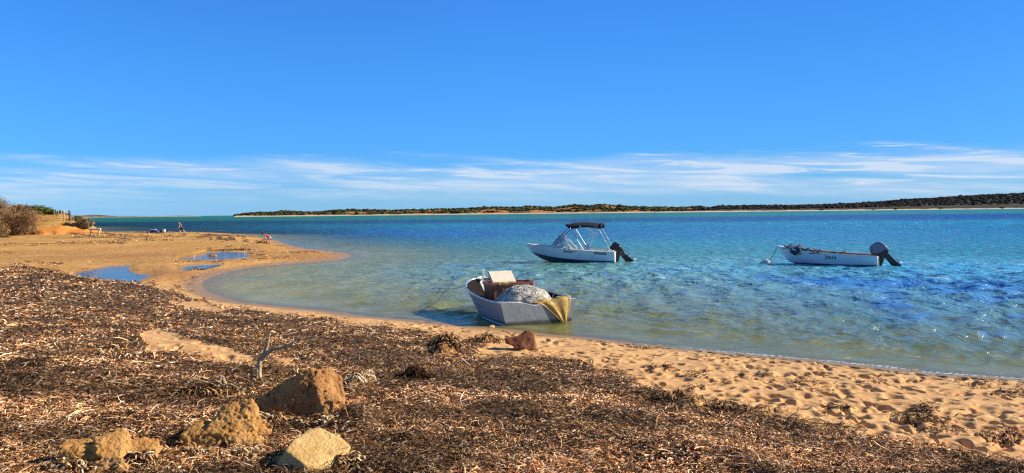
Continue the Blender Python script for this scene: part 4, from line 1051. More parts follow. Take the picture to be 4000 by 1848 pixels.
# ================================================================== driftwood
def mat_drift():
    t = NT('weathered_wood'); v = t.coord('Object', (14, 14, 1.2))
    n = t.noise(v, 4, 6, 0.7, 0.8); c = t.ramp(n, [(0.25, (.08, .055, .03)), (0.42, (.28, .20, .11)), (0.55, (.56, .44, .26)), (0.85, (.72, .60, .38))])
    return t.fin(c, 0.85, 0, t.bump(n, 0.8, 0.012), 0.2)
M_DRIFT = mat_drift()
def limb(m, pts, rs, n=10, jit=0.12, seed=0):
    r = np.random.default_rng(seed); P = [np.array(p) for p in pts]; Q = []; RR = []
    for i in range(len(P) - 1):
        for s in range(4):
            f = s / 4; Q.append(P[i] * (1 - f) + P[i + 1] * f + r.normal(0, 1, 3) * rs[i] * jit); RR.append((rs[i] * (1 - f) + rs[i + 1] * f) * r.uniform(.88, 1.14))
    Q.append(P[-1]); RR.append(rs[-1]); m.tube(Q, RR, n)
yw = ongr(1010, 1475)[1]; print('driftwood depth', yw)
pb = W_(1012, 1490, yw); k = yw / FPX
t = thing('driftwood', tuple(pb), 'forked grey driftwood branch standing upright in the drift behind the big brown rock', 'driftwood')
def rel(px, py, dy=0.0): return W_(px, py, yw + dy) - pb
m = MB(); limb(m, [rel(1012, 1500), rel(1012, 1440), rel(1020, 1400), rel(1034, 1376), rel(1045, 1345), rel(1054, 1300)], [11 * k, 10 * k, 9.5 * k, 8.5 * k, 6 * k, 2.5 * k], seed=1); m.build('branch', M_DRIFT, t, True)
m = MB(); limb(m, [rel(1022, 1405), rel(1045, 1378, -.02), rel(1070, 1362, -.05), rel(1115, 1356, -.08), rel(1132, 1348, -.1), rel(1165, 1322, -.12)], [9 * k, 9 * k, 6.5 * k, 6 * k, 5 * k, 2 * k], seed=2); m.build('branch', M_DRIFT, t, True)
m = MB(); limb(m, [rel(1165, 1322, -.12), rel(1190, 1312, -.1), rel(1215, 1296, -.1)], [1.8 * k, 1.4 * k, .8 * k], seed=5); m.build('twig', M_DRIFT, t, True)
m = MB(); limb(m, [rel(1004, 1480, -.03), rel(1003, 1440, -.03), rel(1008, 1410, -.03)], [5 * k, 4.5 * k, 2.2 * k], seed=3); m.build('splinter', M_DRIFT, t, True)
# grey stump and roots in the dark heap
ys = ongr(860, 1525)[1]; ps = W_(868, 1530, ys); k = ys / FPX
t = thing('stump', tuple(ps), 'small split grey stump with thin roots in the dark heap beside the big brown rock', 'stump')
def rel(px, py, dy=0.0): return W_(px, py, ys + dy) - ps
m = MB(); limb(m, [rel(850, 1535), rel(855, 1500), rel(864, 1466)], [12 * k, 12 * k, 7 * k], 8, .2, 7); m.build('trunk', M_DRIFT, t, True)
m = MB(); limb(m, [rel(878, 1530), rel(880, 1500), rel(872, 1470)], [9 * k, 8 * k, 4 * k], 8, .2, 8); m.build('trunk', M_DRIFT, t, True)
for i, pts in enumerate([[(860, 1520), (820, 1508), (780, 1520), (765, 1548), (790, 1565)], [(850, 1530), (800, 1545), (720, 1560), (660, 1566)], [(860, 1515), (900, 1500), (935, 1520), (985, 1500)], [(850, 1510), (800, 1490), (740, 1480), (700, 1500)]]):
    m = MB(); limb(m, [rel(a, b, -.05 - .03 * i) for a, b in pts], [4 * k, 3.5 * k, 2.6 * k, 1.8 * k, 1.2 * k][:len(pts)], 7, .3, 20 + i); m.build('root', M_DRIFT if i != 1 else simple('dark_root', (.05, .03, .02), .9), t, True)
# thin sticks on the sand
for px, py, qx, qy, lb in [(3062, 1640, 3115, 1608, 'thin stick poking out of the drift edge on the right'), (3800, 1748, 3795, 1722, 'short upright stick at the drift edge near the right side'), (3562, 1452, 3561, 1440, 'tiny dark stick upright at the waterline on the right')]:
    a = ongr(px, py); b = atY(qx, qy, a[1] + .05); m = MB(); m.tube([a - [0, 0, .03], (a + b) / 2 + [.004, 0, .004], b], [.007, .006, .004], 6); tag(m.build('stick', M_TRUNK, None, True), lb, 'stick', 'thin sticks on the right hand beach')
# ================================================================== boats
def boat_mat(name, col, rough=0.35, metal=0.0, stain=(.25, .2, .14), amt=0.5, sc=2.0, low=None):
    t = NT(name); v = t.coord('Object'); sp = t.n('SeparateXYZ'); t.L.new(v, sp.inputs[0])
    n = t.noise(v, sc, 6, 0.65)
    c = t.mix(t.rng(n, 0.3, 0.7, 0, 0.5), col, tuple(x * 0.82 for x in col))
    st = t.noise(t.coord('Object', (3.0, 3.0, 0.5)), 3.2, 5, 0.7)
    c = t.mix(t.rng(st, 0.58, 0.80, 0, amt), c, stain)
    c = t.mix(t.rng(t.noise(t.coord('Object', (1.0, 1.0, 5.0), (0, .35, 0)), 3.5, 4, .7), 0.66, 0.72, 0, amt), c, (.10, .09, .09))
    if low: c = t.mix(t.rng(t.math('ADD', sp.outputs['Z'], t.math('MULTIPLY', n, 0.10)), 0.05, 0.14, 0.95, 0.0), c, low)
    return t.fin(c, t.rng(n, .3, .7, rough, rough + .2), metal, t.bump(t.math('ADD', t.noise(v, 3.2, 4, .6), t.math('MULTIPLY', t.noise(v, 14, 3, .6), .3)), .45, .03), 0.4)
M_ALU = boat_mat('dull_aluminium', (.31, .33, .36), .45, .25, (.085, .09, .10), .6, 3.0, (.06, .065, .06))
M_ALU2 = simple('worn_aluminium_edge', (.52, .55, .60), .38, .2, 9, .5)
M_LIN = simple('brown_boat_lining', (.014, .010, .010), .85, .4, 4, dirt=(.030, .020, .018), spec=.1)
M_GEL = boat_mat('white_gelcoat', (.88, .90, .93), .25, 0, (.55, .50, .40), .25)
M_GELW = boat_mat('worn_white_paint', (.86, .90, .93), .4, 0, (.42, .38, .30), .6, 3, (.05, .07, .035))
M_TRIM = simple('white_trim', (.82, .80, .74), .35, .08, 4)
M_BLUE = simple('blue_stripe', (.015, .03, .20), .4, .15, 4)
M_BLACK = simple('black_plastic', (.012, .013, .018), .4, .3, 8)
M_DKLEG = simple('dark_motor_leg', (.02, .02, .028), .35, .3, 8, dirt=(.09, .08, .07))
M_GREYM = simple('grey_motor_cowling', (.16, .17, .24), .3, .12, 5)
M_CHROME = simple('stainless_tube', (.55, .56, .58), .45, .08, 8, .3)
M_CANV = simple('navy_canvas', (.005, .006, .018), .9, .3, 3, bump=.01)
M_ROPE = simple('tan_rope', (.42, .33, .22), .9, .3, 30)
M_ORLIN = simple('orange_brown_lining', (.46, .17, .07), .7, .25, 4, dirt=(.25, .13, .08))
M_SILV = simple('silver_propeller', (.62, .63, .62), .35, .2, 8, .4)
M_INK = simple('black_lettering', (.008, .010, .02), .6, .1)
M_ANTI = simple('dull_olive_bottom', (.16, .17, .13), .6, .3, 4)
M_VINYL = simple('blue_vinyl_seat', (.05, .10, .30), .5, .2, 4)
def glass():
    t = NT('clear_windscreen'); t.N.remove(t.p)
    tr = t.n('BsdfTransparent'); tr.inputs[0].default_value = (.82, .90, .95, 1); gl = t.n('BsdfGlossy'); gl.inputs['Roughness'].default_value = .05
    df = t.n('BsdfDiffuse'); df.inputs[0].default_value = (.6, .7, .8, 1)
    fr = t.n('Fresnel'); m = t.n('MixShader'); t.L.new(t.math('ADD', t.math('MULTIPLY', fr.outputs[0], .7), .04), m.inputs[0]); t.L.new(tr.outputs[0], m.inputs[1]); t.L.new(gl.outputs[0], m.inputs[2])
    m2 = t.n('MixShader'); m2.inputs[0].default_value = .02; t.L.new(m.outputs[0], m2.inputs[1]); t.L.new(df.outputs[0], m2.inputs[2]); t.L.new(m2.outputs[0], t.out.inputs[0]); return t.m
M_GLASS = glass()

class Hull:
    """curves along the boat: gunwale, chine and keel, each t -> x, half width, height"""
    def __init__(s, T, gun, chine, keel): s.T, s.g, s.c, s.k = T, gun, chine, keel
    def at(s, a, t): return np.array([np.interp(t, s.T, [q[i] for q in a]) for i in range(3)])
    def sec(s, t, bulge=0.02):
        g, c, k = s.at(s.g, t), s.at(s.c, t), s.at(s.k, t)
        m = (g + c) / 2; m[1] += bulge * min(1, g[1] / .5)
        return [g, m, c, k]
    def side(s, x, z, sgn=1):
        lo, hi = 0.0, 1.0
        for _ in range(30):
            t = (lo + hi) / 2; g, c = s.at(s.g, t), s.at(s.c, t); f = np.clip((g[2] - z) / (g[2] - c[2]), 0, 1); xx = g[0] + (c[0] - g[0]) * f
            if xx < x: lo = t
            else: hi = t
        y = g[1] + (c[1] - g[1]) * f + 0.02 * min(1, g[1] / .5) * (1 - abs(2 * f - 1))
        return y * sgn
def sheet(rows, closed=False):
    m = MB(); m.loft([[tuple(p) for p in r] for r in rows], closed=False, cap=False); return m
def full(pts):  # port, keel, starboard
    P = [tuple(p) for p in pts]; return P + [(p[0], -p[1], p[2]) for p in pts[-2::-1]]
def smoothT(n=26): return np.concatenate([np.linspace(0, .8, n - 9), np.linspace(.8, 1, 10)[1:]])
def spline(T, A):
    """densify the hand-set stations with a smooth curve"""
    Tn = np.linspace(0, 1, 41); out = []
    A = np.array(A, float); T = np.array(T, float)
    M = np.zeros_like(A)
    for i in range(len(T)):
        a, b = max(i - 1, 0), min(i + 1, len(T) - 1); M[i] = (A[b] - A[a]) / (T[b] - T[a])
    for t in Tn:
        i = min(np.searchsorted(T, t, side='right') - 1, len(T) - 2); h = T[i + 1] - T[i]; u = (t - T[i]) / h
        out.append((2 * u ** 3 - 3 * u ** 2 + 1) * A[i] + (u ** 3 - 2 * u ** 2 + u) * h * M[i] + (-2 * u ** 3 + 3 * u ** 2) * A[i + 1] + (u ** 3 - u ** 2) * h * M[i + 1])
    return Tn, np.array(out)
def mkhull(T, gun, ch, ke):
    Tn, g = spline(T, gun); _, c = spline(T, ch); _, k = spline(T, ke)
    for a in (g, c): a[:, 1] = np.maximum(a[:, 1], 0)
    return Hull(Tn, g, c, k)
def put(t, loc, head):  # heading given as angle of local +x
    t.location = loc; t.rotation_euler = (0, 0, head)

# ---------------------------------------------------------------- grey aluminium dinghy on the sand
T_ = [0, .17, .38, .58, .75, .87, .95, 1.0]
XG = [0, .65, 1.45, 2.2, 2.85, 3.30, 3.60, 3.74]
GH = mkhull(T_, [(x, w, z) for x, w, z in zip(XG, [1.0, 1.04, 1.04, .97, .82, .64, .40, .12], [.50, .50, .53, .58, .65, .71, .76, .79])],
            [(x * .90, w, z) for x, w, z in zip(XG, [.87, .89, .87, .78, .60, .40, .20, .04], [-.02, -.02, -.01, .02, .08, .15, .22, .27])],
            [(x * .88, 0, z) for x, z in zip(XG, [-.13, -.13, -.12, -.10, -.04, .05, .15, .22])])
HD = math.atan2(.92, -.39)
td = thing('dinghy', (0, 0, 0), 'grey aluminium dinghy with its square stern on the sand, loaded with a bin and net', 'dinghy'); put(td, (.62, 18.33, 0.02), HD)
TT = np.linspace(0, 1, 33)
hull = sheet([full(GH.sec(t, .01)) for t in TT]); o = hull.build('hull', M_ALU, td, True)
def inner(t, off=.045, fl=.10):
    g, c = GH.at(GH.g, t), GH.at(GH.c, t); w = max(g[1] - off, .02); wc = max(c[1] - off, .01); f = max(fl, c[2] + .04)
    return [(g[0] - off * .5, w, g[2] - .005), ((g[0] + c[0]) / 2, (w + wc) / 2, (g[2] + f) / 2), (c[0] - .02, wc, f), (c[0] - .02, 0, f - .01)]
o = sheet([full([np.array(p) for p in inner(t)]) for t in np.linspace(0.006, .985, 30)]).build('lining', M_LIN, td, True)
m = MB()
for sg in (1, -1): m.tube([(p[0], p[1] * sg, p[2]) for p in (GH.at(GH.g, t) for t in TT)], .026, 8)
m.tube([(3.72, .14, .79), (3.78, .06, .80), (3.79, 0, .80), (3.78, -.06, .80), (3.72, -.14, .79)], .026, 8); m.build('gunwale', M_ALU2, td, True)
m = MB()
for sg in (1, -1): m.tube([(p[0], (p[1] + .008) * sg, p[2]) for p in (GH.at(GH.c, t) for t in np.linspace(0.0, .97, 30))], .014, 6)
m.build('chine_strip', M_ALU2, td, True)
for f_ in (.30, .62):
    m = MB()
    for sg in (1, -1): m.tube([(p[0], (p[1] + .006) * sg, p[2]) for p in (GH.at(GH.g, t) * (1 - f_) + GH.at(GH.c, t) * f_ for t in np.linspace(0.0, .95, 30))], .009, 6)
    m.build('swage_line', M_ALU, td, True)
# bow plate closes the nose
m = MB(); m.loft([[(3.74, .12, .79), (3.76, .06, .795), (3.77, 0, .80), (3.76, -.06, .795), (3.74, -.12, .79)], [(3.40, .045, .27), (3.42, .02, .26), (3.425, 0, .25), (3.42, -.02, .26), (3.40, -.045, .27)]], closed=False, cap=False); m.build('bow_plate', M_ALU, td, True)
# transom: folded plate with a dip in the middle for a motor
m = MB(); out_ = [(1.0, .50), (.80, .51), (.52, .49), (.16, .40), (-.26, .40), (-.56, .46), (-.80, .51), (-1.0, .50), (-.94, .24), (-.87, -.02), (-.4, -.08), (0, -.13), (.4, -.08), (.87, -.02), (.94, .24)]
m.loft([[(-.03, y, z) for y, z in out_], [(.02, y, z) for y, z in out_]]); m.build('transom', M_ALU, td, False, .006)
m = MB(); m.tube([(-.01, y, z + .006) for y, z in out_[:8]], .017, 7); m.build('transom_edge', M_ALU2, td, True)
for sg in (1, -1):
    m = MB(); m.add([(.0, sg * .99, .512), (.0, sg * .65, .512), (.34, sg * 1.0, .514), (.0, sg * .99, .500), (.0, sg * .65, .500), (.34, sg * 1.0, .500)], [(0, 1, 2), (3, 5, 4), (0, 3, 4, 1), (1, 4, 5, 2), (2, 5, 3, 0)]); m.build('corner_brace', M_ALU2, td)
for i, t in enumerate([.12, .22, .32, .42, .52, .62, .72]):
    for sg in (1, -1):
        P = inner(t); m = MB(); m.tube([(P[0][0], (P[0][1] - .012) * sg, P[0][2] - .02), (P[1][0], (P[1][1] - .012) * sg, P[1][2]), (P[2][0], (P[2][1] - .01) * sg, P[2][2])], .018, 6); m.build('rib', M_ALU2 if sg < 0 else M_LIN, td, True)
for x, w in ((1.62, .86), (2.95, .66)):
    m = MB(); m.box((x, 0, .36), (.26, w * 1.92, .035)); m.build('seat', M_LIN, td, False, .006)
m = MB(); m.tube([(3.62, 0, .79), (3.62, .02, .86), (3.64, .03, .93)], [.03, .02, .015], 7); m.box((3.62, 0, .80), (.16, .16, .02)); m.build('bow_cleat', M_TRIM, td, True)
m = MB(); m.tube([(3.64 + .045 * math.cos(a), 0.03, .97 + .07 * math.sin(a)) for a in np.linspace(0, 2 * math.pi, 14)], .014, 6); m.build('bow_ring', M_TRIM, td, True)
td_M = Matrix.Translation((.62, 18.33, .02)) @ Matrix.Rotation(HD, 4, 'Z')
def dl(p): return td_M @ Vector(p)
# the things inside it
M_BIN = simple('red_fish_bin_plastic', (.40, .14, .085), .5, .3, 4, dirt=(.48, .22, .13))
t = thing('fish_bin', tuple(dl((2.26, -.17, .12))), 'large worn red plastic bin standing inside the grey dinghy', 'bin'); t.rotation_euler = (0, 0, rad(14))
def bin_mesh(w, d, h, tk=.03, taper=.93):
    m = MB()
    def R(k, z, o=0): a, b = (w / 2 - o) * k, (d / 2 - o) * k; c = .06; return [(a, b - c, z), (a - c, b, z), (-a + c, b, z), (-a, b - c, z), (-a, -b + c, z), (-a + c, -b, z), (a - c, -b, z), (a, -b + c, z)]
    m.loft([R(taper, 0), R(1, h), R(1, h, tk), R(taper, .03, tk)]); return m, R
m, R = bin_mesh(1.24, .70, .64); m.build('body', M_BIN, t, False)
m = MB(); m.loft([R(1.015, .60), R(1.045, .60), R(1.045, .665), R(1.0, .672), R(.985, .66)], cap=False); m.build('rim', M_BIN, t)
for x in np.linspace(-.45, .45, 5):
    m = MB(); m.box((x, -.348, .33), (.045, .03, .50), M=Matrix.Rotation(rad(-2.2), 3, 'X')); m.build('stiffener', M_BIN, t)
M_FOAM = simple('cream_foam_lid', (.74, .64, .50), .8, .1, 8, dirt=(.5, .38, .25), bump=.004)
m = MB(); m.box((0, 0, 0), (.70, .08, .44), M=Matrix.Rotation(rad(22), 3, 'Z') @ Matrix.Rotation(rad(-48), 3, 'X'))
pl = dl((2.40, .02, 0)); o = m.build('foam_lid', M_FOAM, None, False, .02); o.location = (pl[0] + .05, pl[1] - .05, .92); o.rotation_euler = (0, 0, rad(4)); tag(o, 'cream foam lid propped upright on the red bin', 'lid')
# yellow rag over the bin's rim
M_YEL = simple('ochre_netting_cloth', (.62, .38, .10), .8, .3, 14, dirt=(.38, .20, .05), bump=.01)
def cloth(name, rows, label, cat, mat=None, fold=.012, ffreq=11, thick=.006):
    """rows: outline polylines (left to right), interpolated into a wrinkled sheet"""
    rows = [np.array([np.interp(np.linspace(0, 1, 28), np.linspace(0, 1, len(r)), np.array(r)[:, k]) for k in range(3)]).T for r in rows]
    rr = []; n = 22
    for i in range(n):
        f = i / (n - 1) * (len(rows) - 1); a = min(int(f), len(rows) - 2); u = f - a; rr.append(rows[a] * (1 - u) + rows[a + 1] * u)
    G = np.array(rr); w = np.sin(np.linspace(0, ffreq, 28))[None, :] + .6 * fbm(np.arange(28)[None, :] * .35 + np.zeros((n, 1)), np.arange(n)[:, None] * .12 + np.zeros((1, 28)), 501, 3) * 2
    tu = np.gradient(G, axis=1); tv = np.gradient(G, axis=0); nn = np.cross(tu, tv); nn /= np.linalg.norm(nn, axis=2)[..., None] + 1e-9
    G = G + nn * (w * fold)[..., None]
    m = MB(); m.loft([[tuple(p) for p in r] for r in G], closed=False, cap=False)
    me_o = m.build(name, mat or M_YEL, None, True)
    md = me_o.modifiers.new('s', 'SOLIDIFY'); md.thickness = thick
    if label: tag(me_o, label, cat)
    return me_o
def P20(px, py, Y): return atY(px, py, Y)
cloth('rag', [[P20(1948, 1108, 20.02), P20(1975, 1107, 20.0), P20(2005, 1103, 19.98)], [P20(1950, 1104, 20.14), P20(1975, 1103, 20.1), P20(2006, 1100, 20.1)], [P20(1952, 1103, 20.3), P20(1976, 1102, 20.3), P20(2010, 1100, 20.3)]][::-1] +
      [[P20(1952, 1115, 19.98), P20(1972, 1117, 19.97), P20(1998, 1109, 19.97)]], 'small ochre rag lying over the front rim of the red bin', 'rag', fold=.008)
# heap of netting
def net_heap():
    c = dl((.86, .02, 0)); r = np.random.default_rng(77)
    bm = bmesh.new(); bmesh.ops.create_icosphere(bm, subdivisions=6, radius=1.0)
    V = np.array([v.co[:] for v in bm.verts]); F = np.array([[v.index for v in f.verts] for f in bm.faces]); bm.free()
    S_ = np.array([.74, .62, .60]); Z0 = np.where(V[:, 2] > 0, 1.0, .35)
    d = V.copy(); k = 1 + .12 * fbm3(V, 1.6, 611, 3) + .05 * fbm3(V, 6, 612, 3) + .05 * (.5 - np.abs(fbm3(V, 7, 613, 3))); d = V * k[:, None] * S_; d[:, 2] *= Z0
    d[:, 2] += .10 * np.clip(-d[:, 0], -.5, .5) * 0 ; rot = rad(23); x = d[:, 0] * math.cos(rot) - d[:, 1] * math.sin(rot); y = d[:, 0] * math.sin(rot) + d[:, 1] * math.cos(rot)
    t = NT('white_fishing_net'); v = t.coord('Object'); n = t.noise(v, 5, 5, .7, 1.5)
    s1 = t.noise(t.coord('Object', (1, 1, 1.6)), 16, 3, .6, 3.5); s2 = t.noise(t.coord('Object', (1.4, 1, 1), (.4, .3, 1.0)), 19, 3, .6, 4.0)
    l1 = t.rng(t.math('ABSOLUTE', t.math('SUBTRACT', s1, .5)), 0.0, .035, 1.0, 0.0); l2_ = t.rng(t.math('ABSOLUTE', t.math('SUBTRACT', s2, .5)), 0.0, .035, 1.0, 0.0); ln = t.math('MAXIMUM', l1, l2_)
    col = t.mix(t.rng(n, .38, .60), (.84, .68, .55), (.97, .87, .72)); col = t.mix(ln, col, (.97, .92, .84)); col = t.mix(t.rng(t.noise(v, 2.2, 3, .6), .58, .72, 0, .5), col, (.60, .38, .28))
    mat = t.fin(col, .9, 0, t.bump(t.math('ADD', t.math('MULTIPLY', n, .6), t.math('MULTIPLY', ln, .35)), 0.8, .04), .1)
    t.p.inputs['Subsurface Weight'].default_value = .85; t.p.inputs['Subsurface Scale'].default_value = .22; t.p.inputs['Subsurface Radius'].default_value = (1.0, .9, .8)
    # strands of the net wandering over the folds, part of the same heap
    VV = [np.stack([x, y, d[:, 2]], -1)]; FF = [np.concatenate([F, F[:, 2:3]], 1)]; b = len(VV[0]); TR = np.concatenate([VV[0]]); Nrm = V.copy()
    from mathutils.kdtree import KDTree
    kd = KDTree(len(V))
    for i_, q in enumerate(V): kd.insert(q, i_)
    kd.balance(); strands = MB()
    for k_ in range(240):
        q = np.array([r.normal(), r.normal(), abs(r.normal()) + .15]); q /= np.linalg.norm(q); dr = np.cross(q, r.normal(0, 1, 3)); dr /= np.linalg.norm(dr); pts = []
        for st_ in range(int(r.integers(7, 18))):
            _, ix, _ = kd.find(q); pts.append(TR[ix] * (1.012 + .02 * r.random() ** 3)); dr = dr + np.cross(q, r.normal(0, .5, 3)); dr -= q * q.dot(dr); dr /= np.linalg.norm(dr); q = q + dr * .055; q /= np.linalg.norm(q)
        strands.tube([tuple(p_) for p_ in pts], r.uniform(.004, .009), 4, False)
    sv = np.array(strands.v); sf = np.array(strands.f) + b
    VV.append(sv); bm_ = bpy.data.meshes.new('net_heap'); bm_.from_pydata([tuple(p_) for p_ in np.concatenate(VV)], [], [tuple(f_) for f_ in F] + [tuple(f_) for f_ in sf]); bm_.update()
    o = link('net_heap', bm_, mat, smooth=True); o.location = (c[0], c[1], .22)
    tag(o, 'big heap of white fishing net piled in the stern of the grey dinghy', 'fishing net')
M_NETL = simple('white_line', (.82, .78, .70), .8, .1)
net_heap()
# ochre cloth hanging over the stern
yt = 18.33
def tr(y, z, x=-.05): return np.array(dl((x, y, z)))
cloth('hanging_cloth', [[tr(.02, .42, .30), tr(-.18, .52, .26), tr(-.40, .50, .22), tr(-.60, .56, .18), tr(-.80, .56, .12)],
                        [tr(.06, .46, .03), tr(-.16, .465, .03), tr(-.38, .485, .03), tr(-.62, .555, .03), tr(-.84, .595, .04)],
                        [tr(.02, .46, -.02), tr(-.18, .465, -.02), tr(-.40, .48, -.02), tr(-.63, .55, -.02), tr(-.85, .585, -.01)],
                        [tr(-.16, .36, -.045), tr(-.30, .38, -.05), tr(-.46, .40, -.05), tr(-.66, .46, -.05), tr(-.85, .50, -.04)],
                        [tr(-.34, .20, -.06), tr(-.44, .20, -.06), tr(-.55, .21, -.06), tr(-.68, .23, -.06), tr(-.80, .26, -.06)],
                        [tr(-.52, .04, -.07), tr(-.58, .02, -.07), tr(-.63, .02, -.07), tr(-.69, .03, -.07), tr(-.74, .05, -.07)],
                        [tr(-.66, -.10, -.08), tr(-.67, -.11, -.08), tr(-.68, -.11, -.08), tr(-.69, -.11, -.08), tr(-.70, -.10, -.08)]],
      'ochre netting cloth hanging in a point over the stern of the grey dinghy', 'cloth', fold=.010, ffreq=15)
c = dl((2.35, .70, .42)); m = MB(); m.tube([(-.10, 0, 0), (-.06, 0, 0), (.06, 0, 0), (.10, 0, 0)], [.02, .055, .055, .02], 12); o = m.build('float', M_FOAM, None, True); o.location = c; o.rotation_euler = (0, 0, .1); tag(o, 'small white float lying inside the grey dinghy left of the red bin', 'float', 'white floats')
# slack mooring line from the bow into the water
a = np.array(dl((3.66, .18, .76))); b = onz(1690, 1122, .0)
pts = [a * (1 - f) + b * f + np.array([0, 0, -.20 * math.sin(math.pi * f) * (1 - f * .3)]) for f in np.linspace(0, 1, 14)]; pts[-1][2] = -.05; pts.append(pts[-1] + np.array([-.5, .1, -.1]))
m = MB(); m.tube([tuple(p) for p in pts], .012, 6); tag(m.build('mooring_rope', M_ROPE, None, True), 'slack mooring rope running left from the bow of the grey dinghy into the water', 'rope', 'mooring ropes')

# ---------------------------------------------------------------- lettering following a hull side
def letters(txt, hull_, x0, ztop, height, width, parent, name, mat, slope=0.0, off=.008, bold=.02, sgn=1):
    cu = bpy.data.curves.new('t', 'FONT'); cu.body = txt; cu.size = 1; cu.offset = bold; cu.space_character = 1.02; cu.resolution_u = 3
    o = bpy.data.objects.new('t', cu); C.objects.link(o); dg = bpy.context.evaluated_depsgraph_get(); dg.update(); me = bpy.data.meshes.new_from_object(o.evaluated_get(dg)); bpy.data.objects.remove(o)
    V = np.array([v.co[:] for v in me.vertices]); lo, hi = V.min(0), V.max(0)
    u = (V[:, 0] - lo[0]) / (hi[0] - lo[0]); w = (V[:, 1] - lo[1]) / (hi[1] - lo[1])
    for i, v in enumerate(me.vertices):
        x = x0 - u[i] * width; z = ztop - (1 - w[i]) * height + slope * (x - x0); v.co = (x, hull_.side(x, z, sgn) + off * sgn, z)
    me.materials.clear(); me.name = name; return link(name, me, mat, parent)

def outboard(parent, cowl, pan, leg, prop, wc, wl, mc, bracket):
    """tilted outboard motor, outlines in the boat's own x,z"""
    t = bpy.data.objects.new('outboard_motor', None); C.objects.link(t); t.parent = parent
    m = MB(); m.prism(cowl, -wc, wc, .16); m.build('cowling', mc, t, True, .03)
    m = MB(); m.prism(pan, -wc * .82, wc * .82, .1); m.build('motor_base', M_BLACK, t, True, .015)
    m = MB(); m.prism(leg, -wl, wl, .25); m.build('motor_leg', M_DKLEG, t, True, .012)
    x, z = leg[3]; q = leg[4]; m = MB(); d = np.array([q[0] - x, q[1] - z]); d /= np.linalg.norm(d); n_ = np.array([-d[1], d[0]])
    m.box((0, 0, 0), (.30, .20, .018), M=Matrix.Rotation(math.atan2(n_[1], n_[0]) * -1, 3, 'Y')); o = m.build('cavitation_plate', M_DKLEG, t); o.location = (x + .04, 0, z)
    m = MB(); px_, pz = prop
    m.tube([(px_ + .05 * d[0] * -1, 0, pz - .05 * d[1] * -1 - .05 * d[1]), (px_ - n_[0] * .10, 0, pz - n_[1] * .10)], [.045, .03], 10)
    for k in range(3):
        a = k * 2.094 + .5; e1 = np.array([d[0], 0, d[1]]); e2 = np.array([0, 1, 0]); r_ = e1 * math.cos(a) + e2 * math.sin(a); s_ = -e1 * math.sin(a) + e2 * math.cos(a); N3 = np.array([n_[0], 0, n_[1]]); c0 = np.array([px_, 0, pz]) - N3 * .05
        P = [c0 + r_ * .03 + s_ * .03, c0 + r_ * .10 + s_ * .075 + N3 * .03, c0 + r_ * .165 + s_ * .03 + N3 * .01, c0 + r_ * .15 - s_ * .04 - N3 * .03, c0 + r_ * .04 - s_ * .04 - N3 * .02]
        m.add(P + [p + N3 * .008 for p in P], [(0, 1, 2, 3, 4), (9, 8, 7, 6, 5)] + [(i, (i + 1) % 5, (i + 1) % 5 + 5, i + 5) for i in range(5)])
    m.build('propeller', M_SILV, t, True)
    m = MB(); m.prism(bracket, -.13, .13, .1); m.build('bracket', M_BLACK, t, False, .01)
    return t

# ---------------------------------------------------------------- white runabout with canopy
B1 = mkhull([0, .3, .6, .8, .92, 1], [(0, .88, .52), (1.45, .96, .60), (2.9, .88, .715), (3.86, .62, .80), (4.43, .33, .87), (4.82, .03, .93)],
            [(0, .80, .03), (1.36, .84, .07), (2.71, .74, .18), (3.62, .46, .31), (4.16, .20, .40), (4.52, .02, .47)],
            [(0, 0, -.26), (1.33, 0, -.25), (2.66, 0, -.18), (3.5, 0, -.04), (4.02, 0, .14), (4.40, 0, .38)])
h1 = math.atan2(.225, -.974); M1 = Matrix.Translation((5.48, 40.6, 0)) @ Matrix.Rotation(h1, 4, 'Z')
t1 = thing('runabout', (0, 0, 0), 'white runabout with dark canopy, windscreen and tilted black outboard, numbered 34266', 'motorboat', 'white motorboats at anchor'); put(t1, (5.48, 40.6, 0), h1)
# NB local +y (port) must face the viewer: heading points left, so port is towards the camera
TT1 = np.linspace(0, 1, 37)
sheet([full([B1.at(B1.g, t), (B1.at(B1.g, t) + B1.at(B1.c, t)) / 2 + np.array([0, .018 * min(1, B1.at(B1.g, t)[1]), 0]), B1.at(B1.c, t)])[:3] for t in TT1]).build('hull', M_GEL, t1, True)
o = sheet([full([B1.at(B1.g, t), (B1.at(B1.g, t) + B1.at(B1.c, t)) / 2 + np.array([0, .018 * min(1, B1.at(B1.g, t)[1]), 0]), B1.at(B1.c, t)])[-3:] for t in TT1]).build('hull_side', M_GEL, t1, True)
o.name = 'hull_side'
sheet([full([B1.at(B1.c, t), B1.at(B1.k, t)]) for t in TT1]).build('bottom', M_ANTI, t1, True)
m = MB(); P = [(-.02, .88, .52), (-.02, .80, .03), (-.02, 0, -.26), (-.02, -.80, .03), (-.02, -.88, .52), (-.02, -.3, .54), (-.02, 0, .40), (-.02, .3, .54)]; m.loft([[(p[0], p[1], p[2]) for p in P], [(.04, p[1], p[2]) for p in P]]); m.build('transom', M_TRIM, t1, False, .01)
for sg in (1, -1):
    m = MB(); m.loft([[(q[0], (q[1] + e) * sg, q[2] + f) for e, f in ((.004, -.012), (.012, -.008), (.012, .04), (.004, .045))] for q in (B1.at(B1.c, t) + 0 * B1.at(B1.g, t) for t in TT1)], closed=True); m.build('blue_stripe', M_BLUE, t1)
    m = MB(); m.loft([[(q[0], (q[1] + e) * sg, q[2] + f) for e, f in ((-.02, -.03), (.03, -.02), (.035, .02), (.0, .045), (-.03, .03))] for q in (B1.at(B1.g, t) for t in TT1)], closed=True); m.build('rubbing_strake', M_TRIM, t1, True)
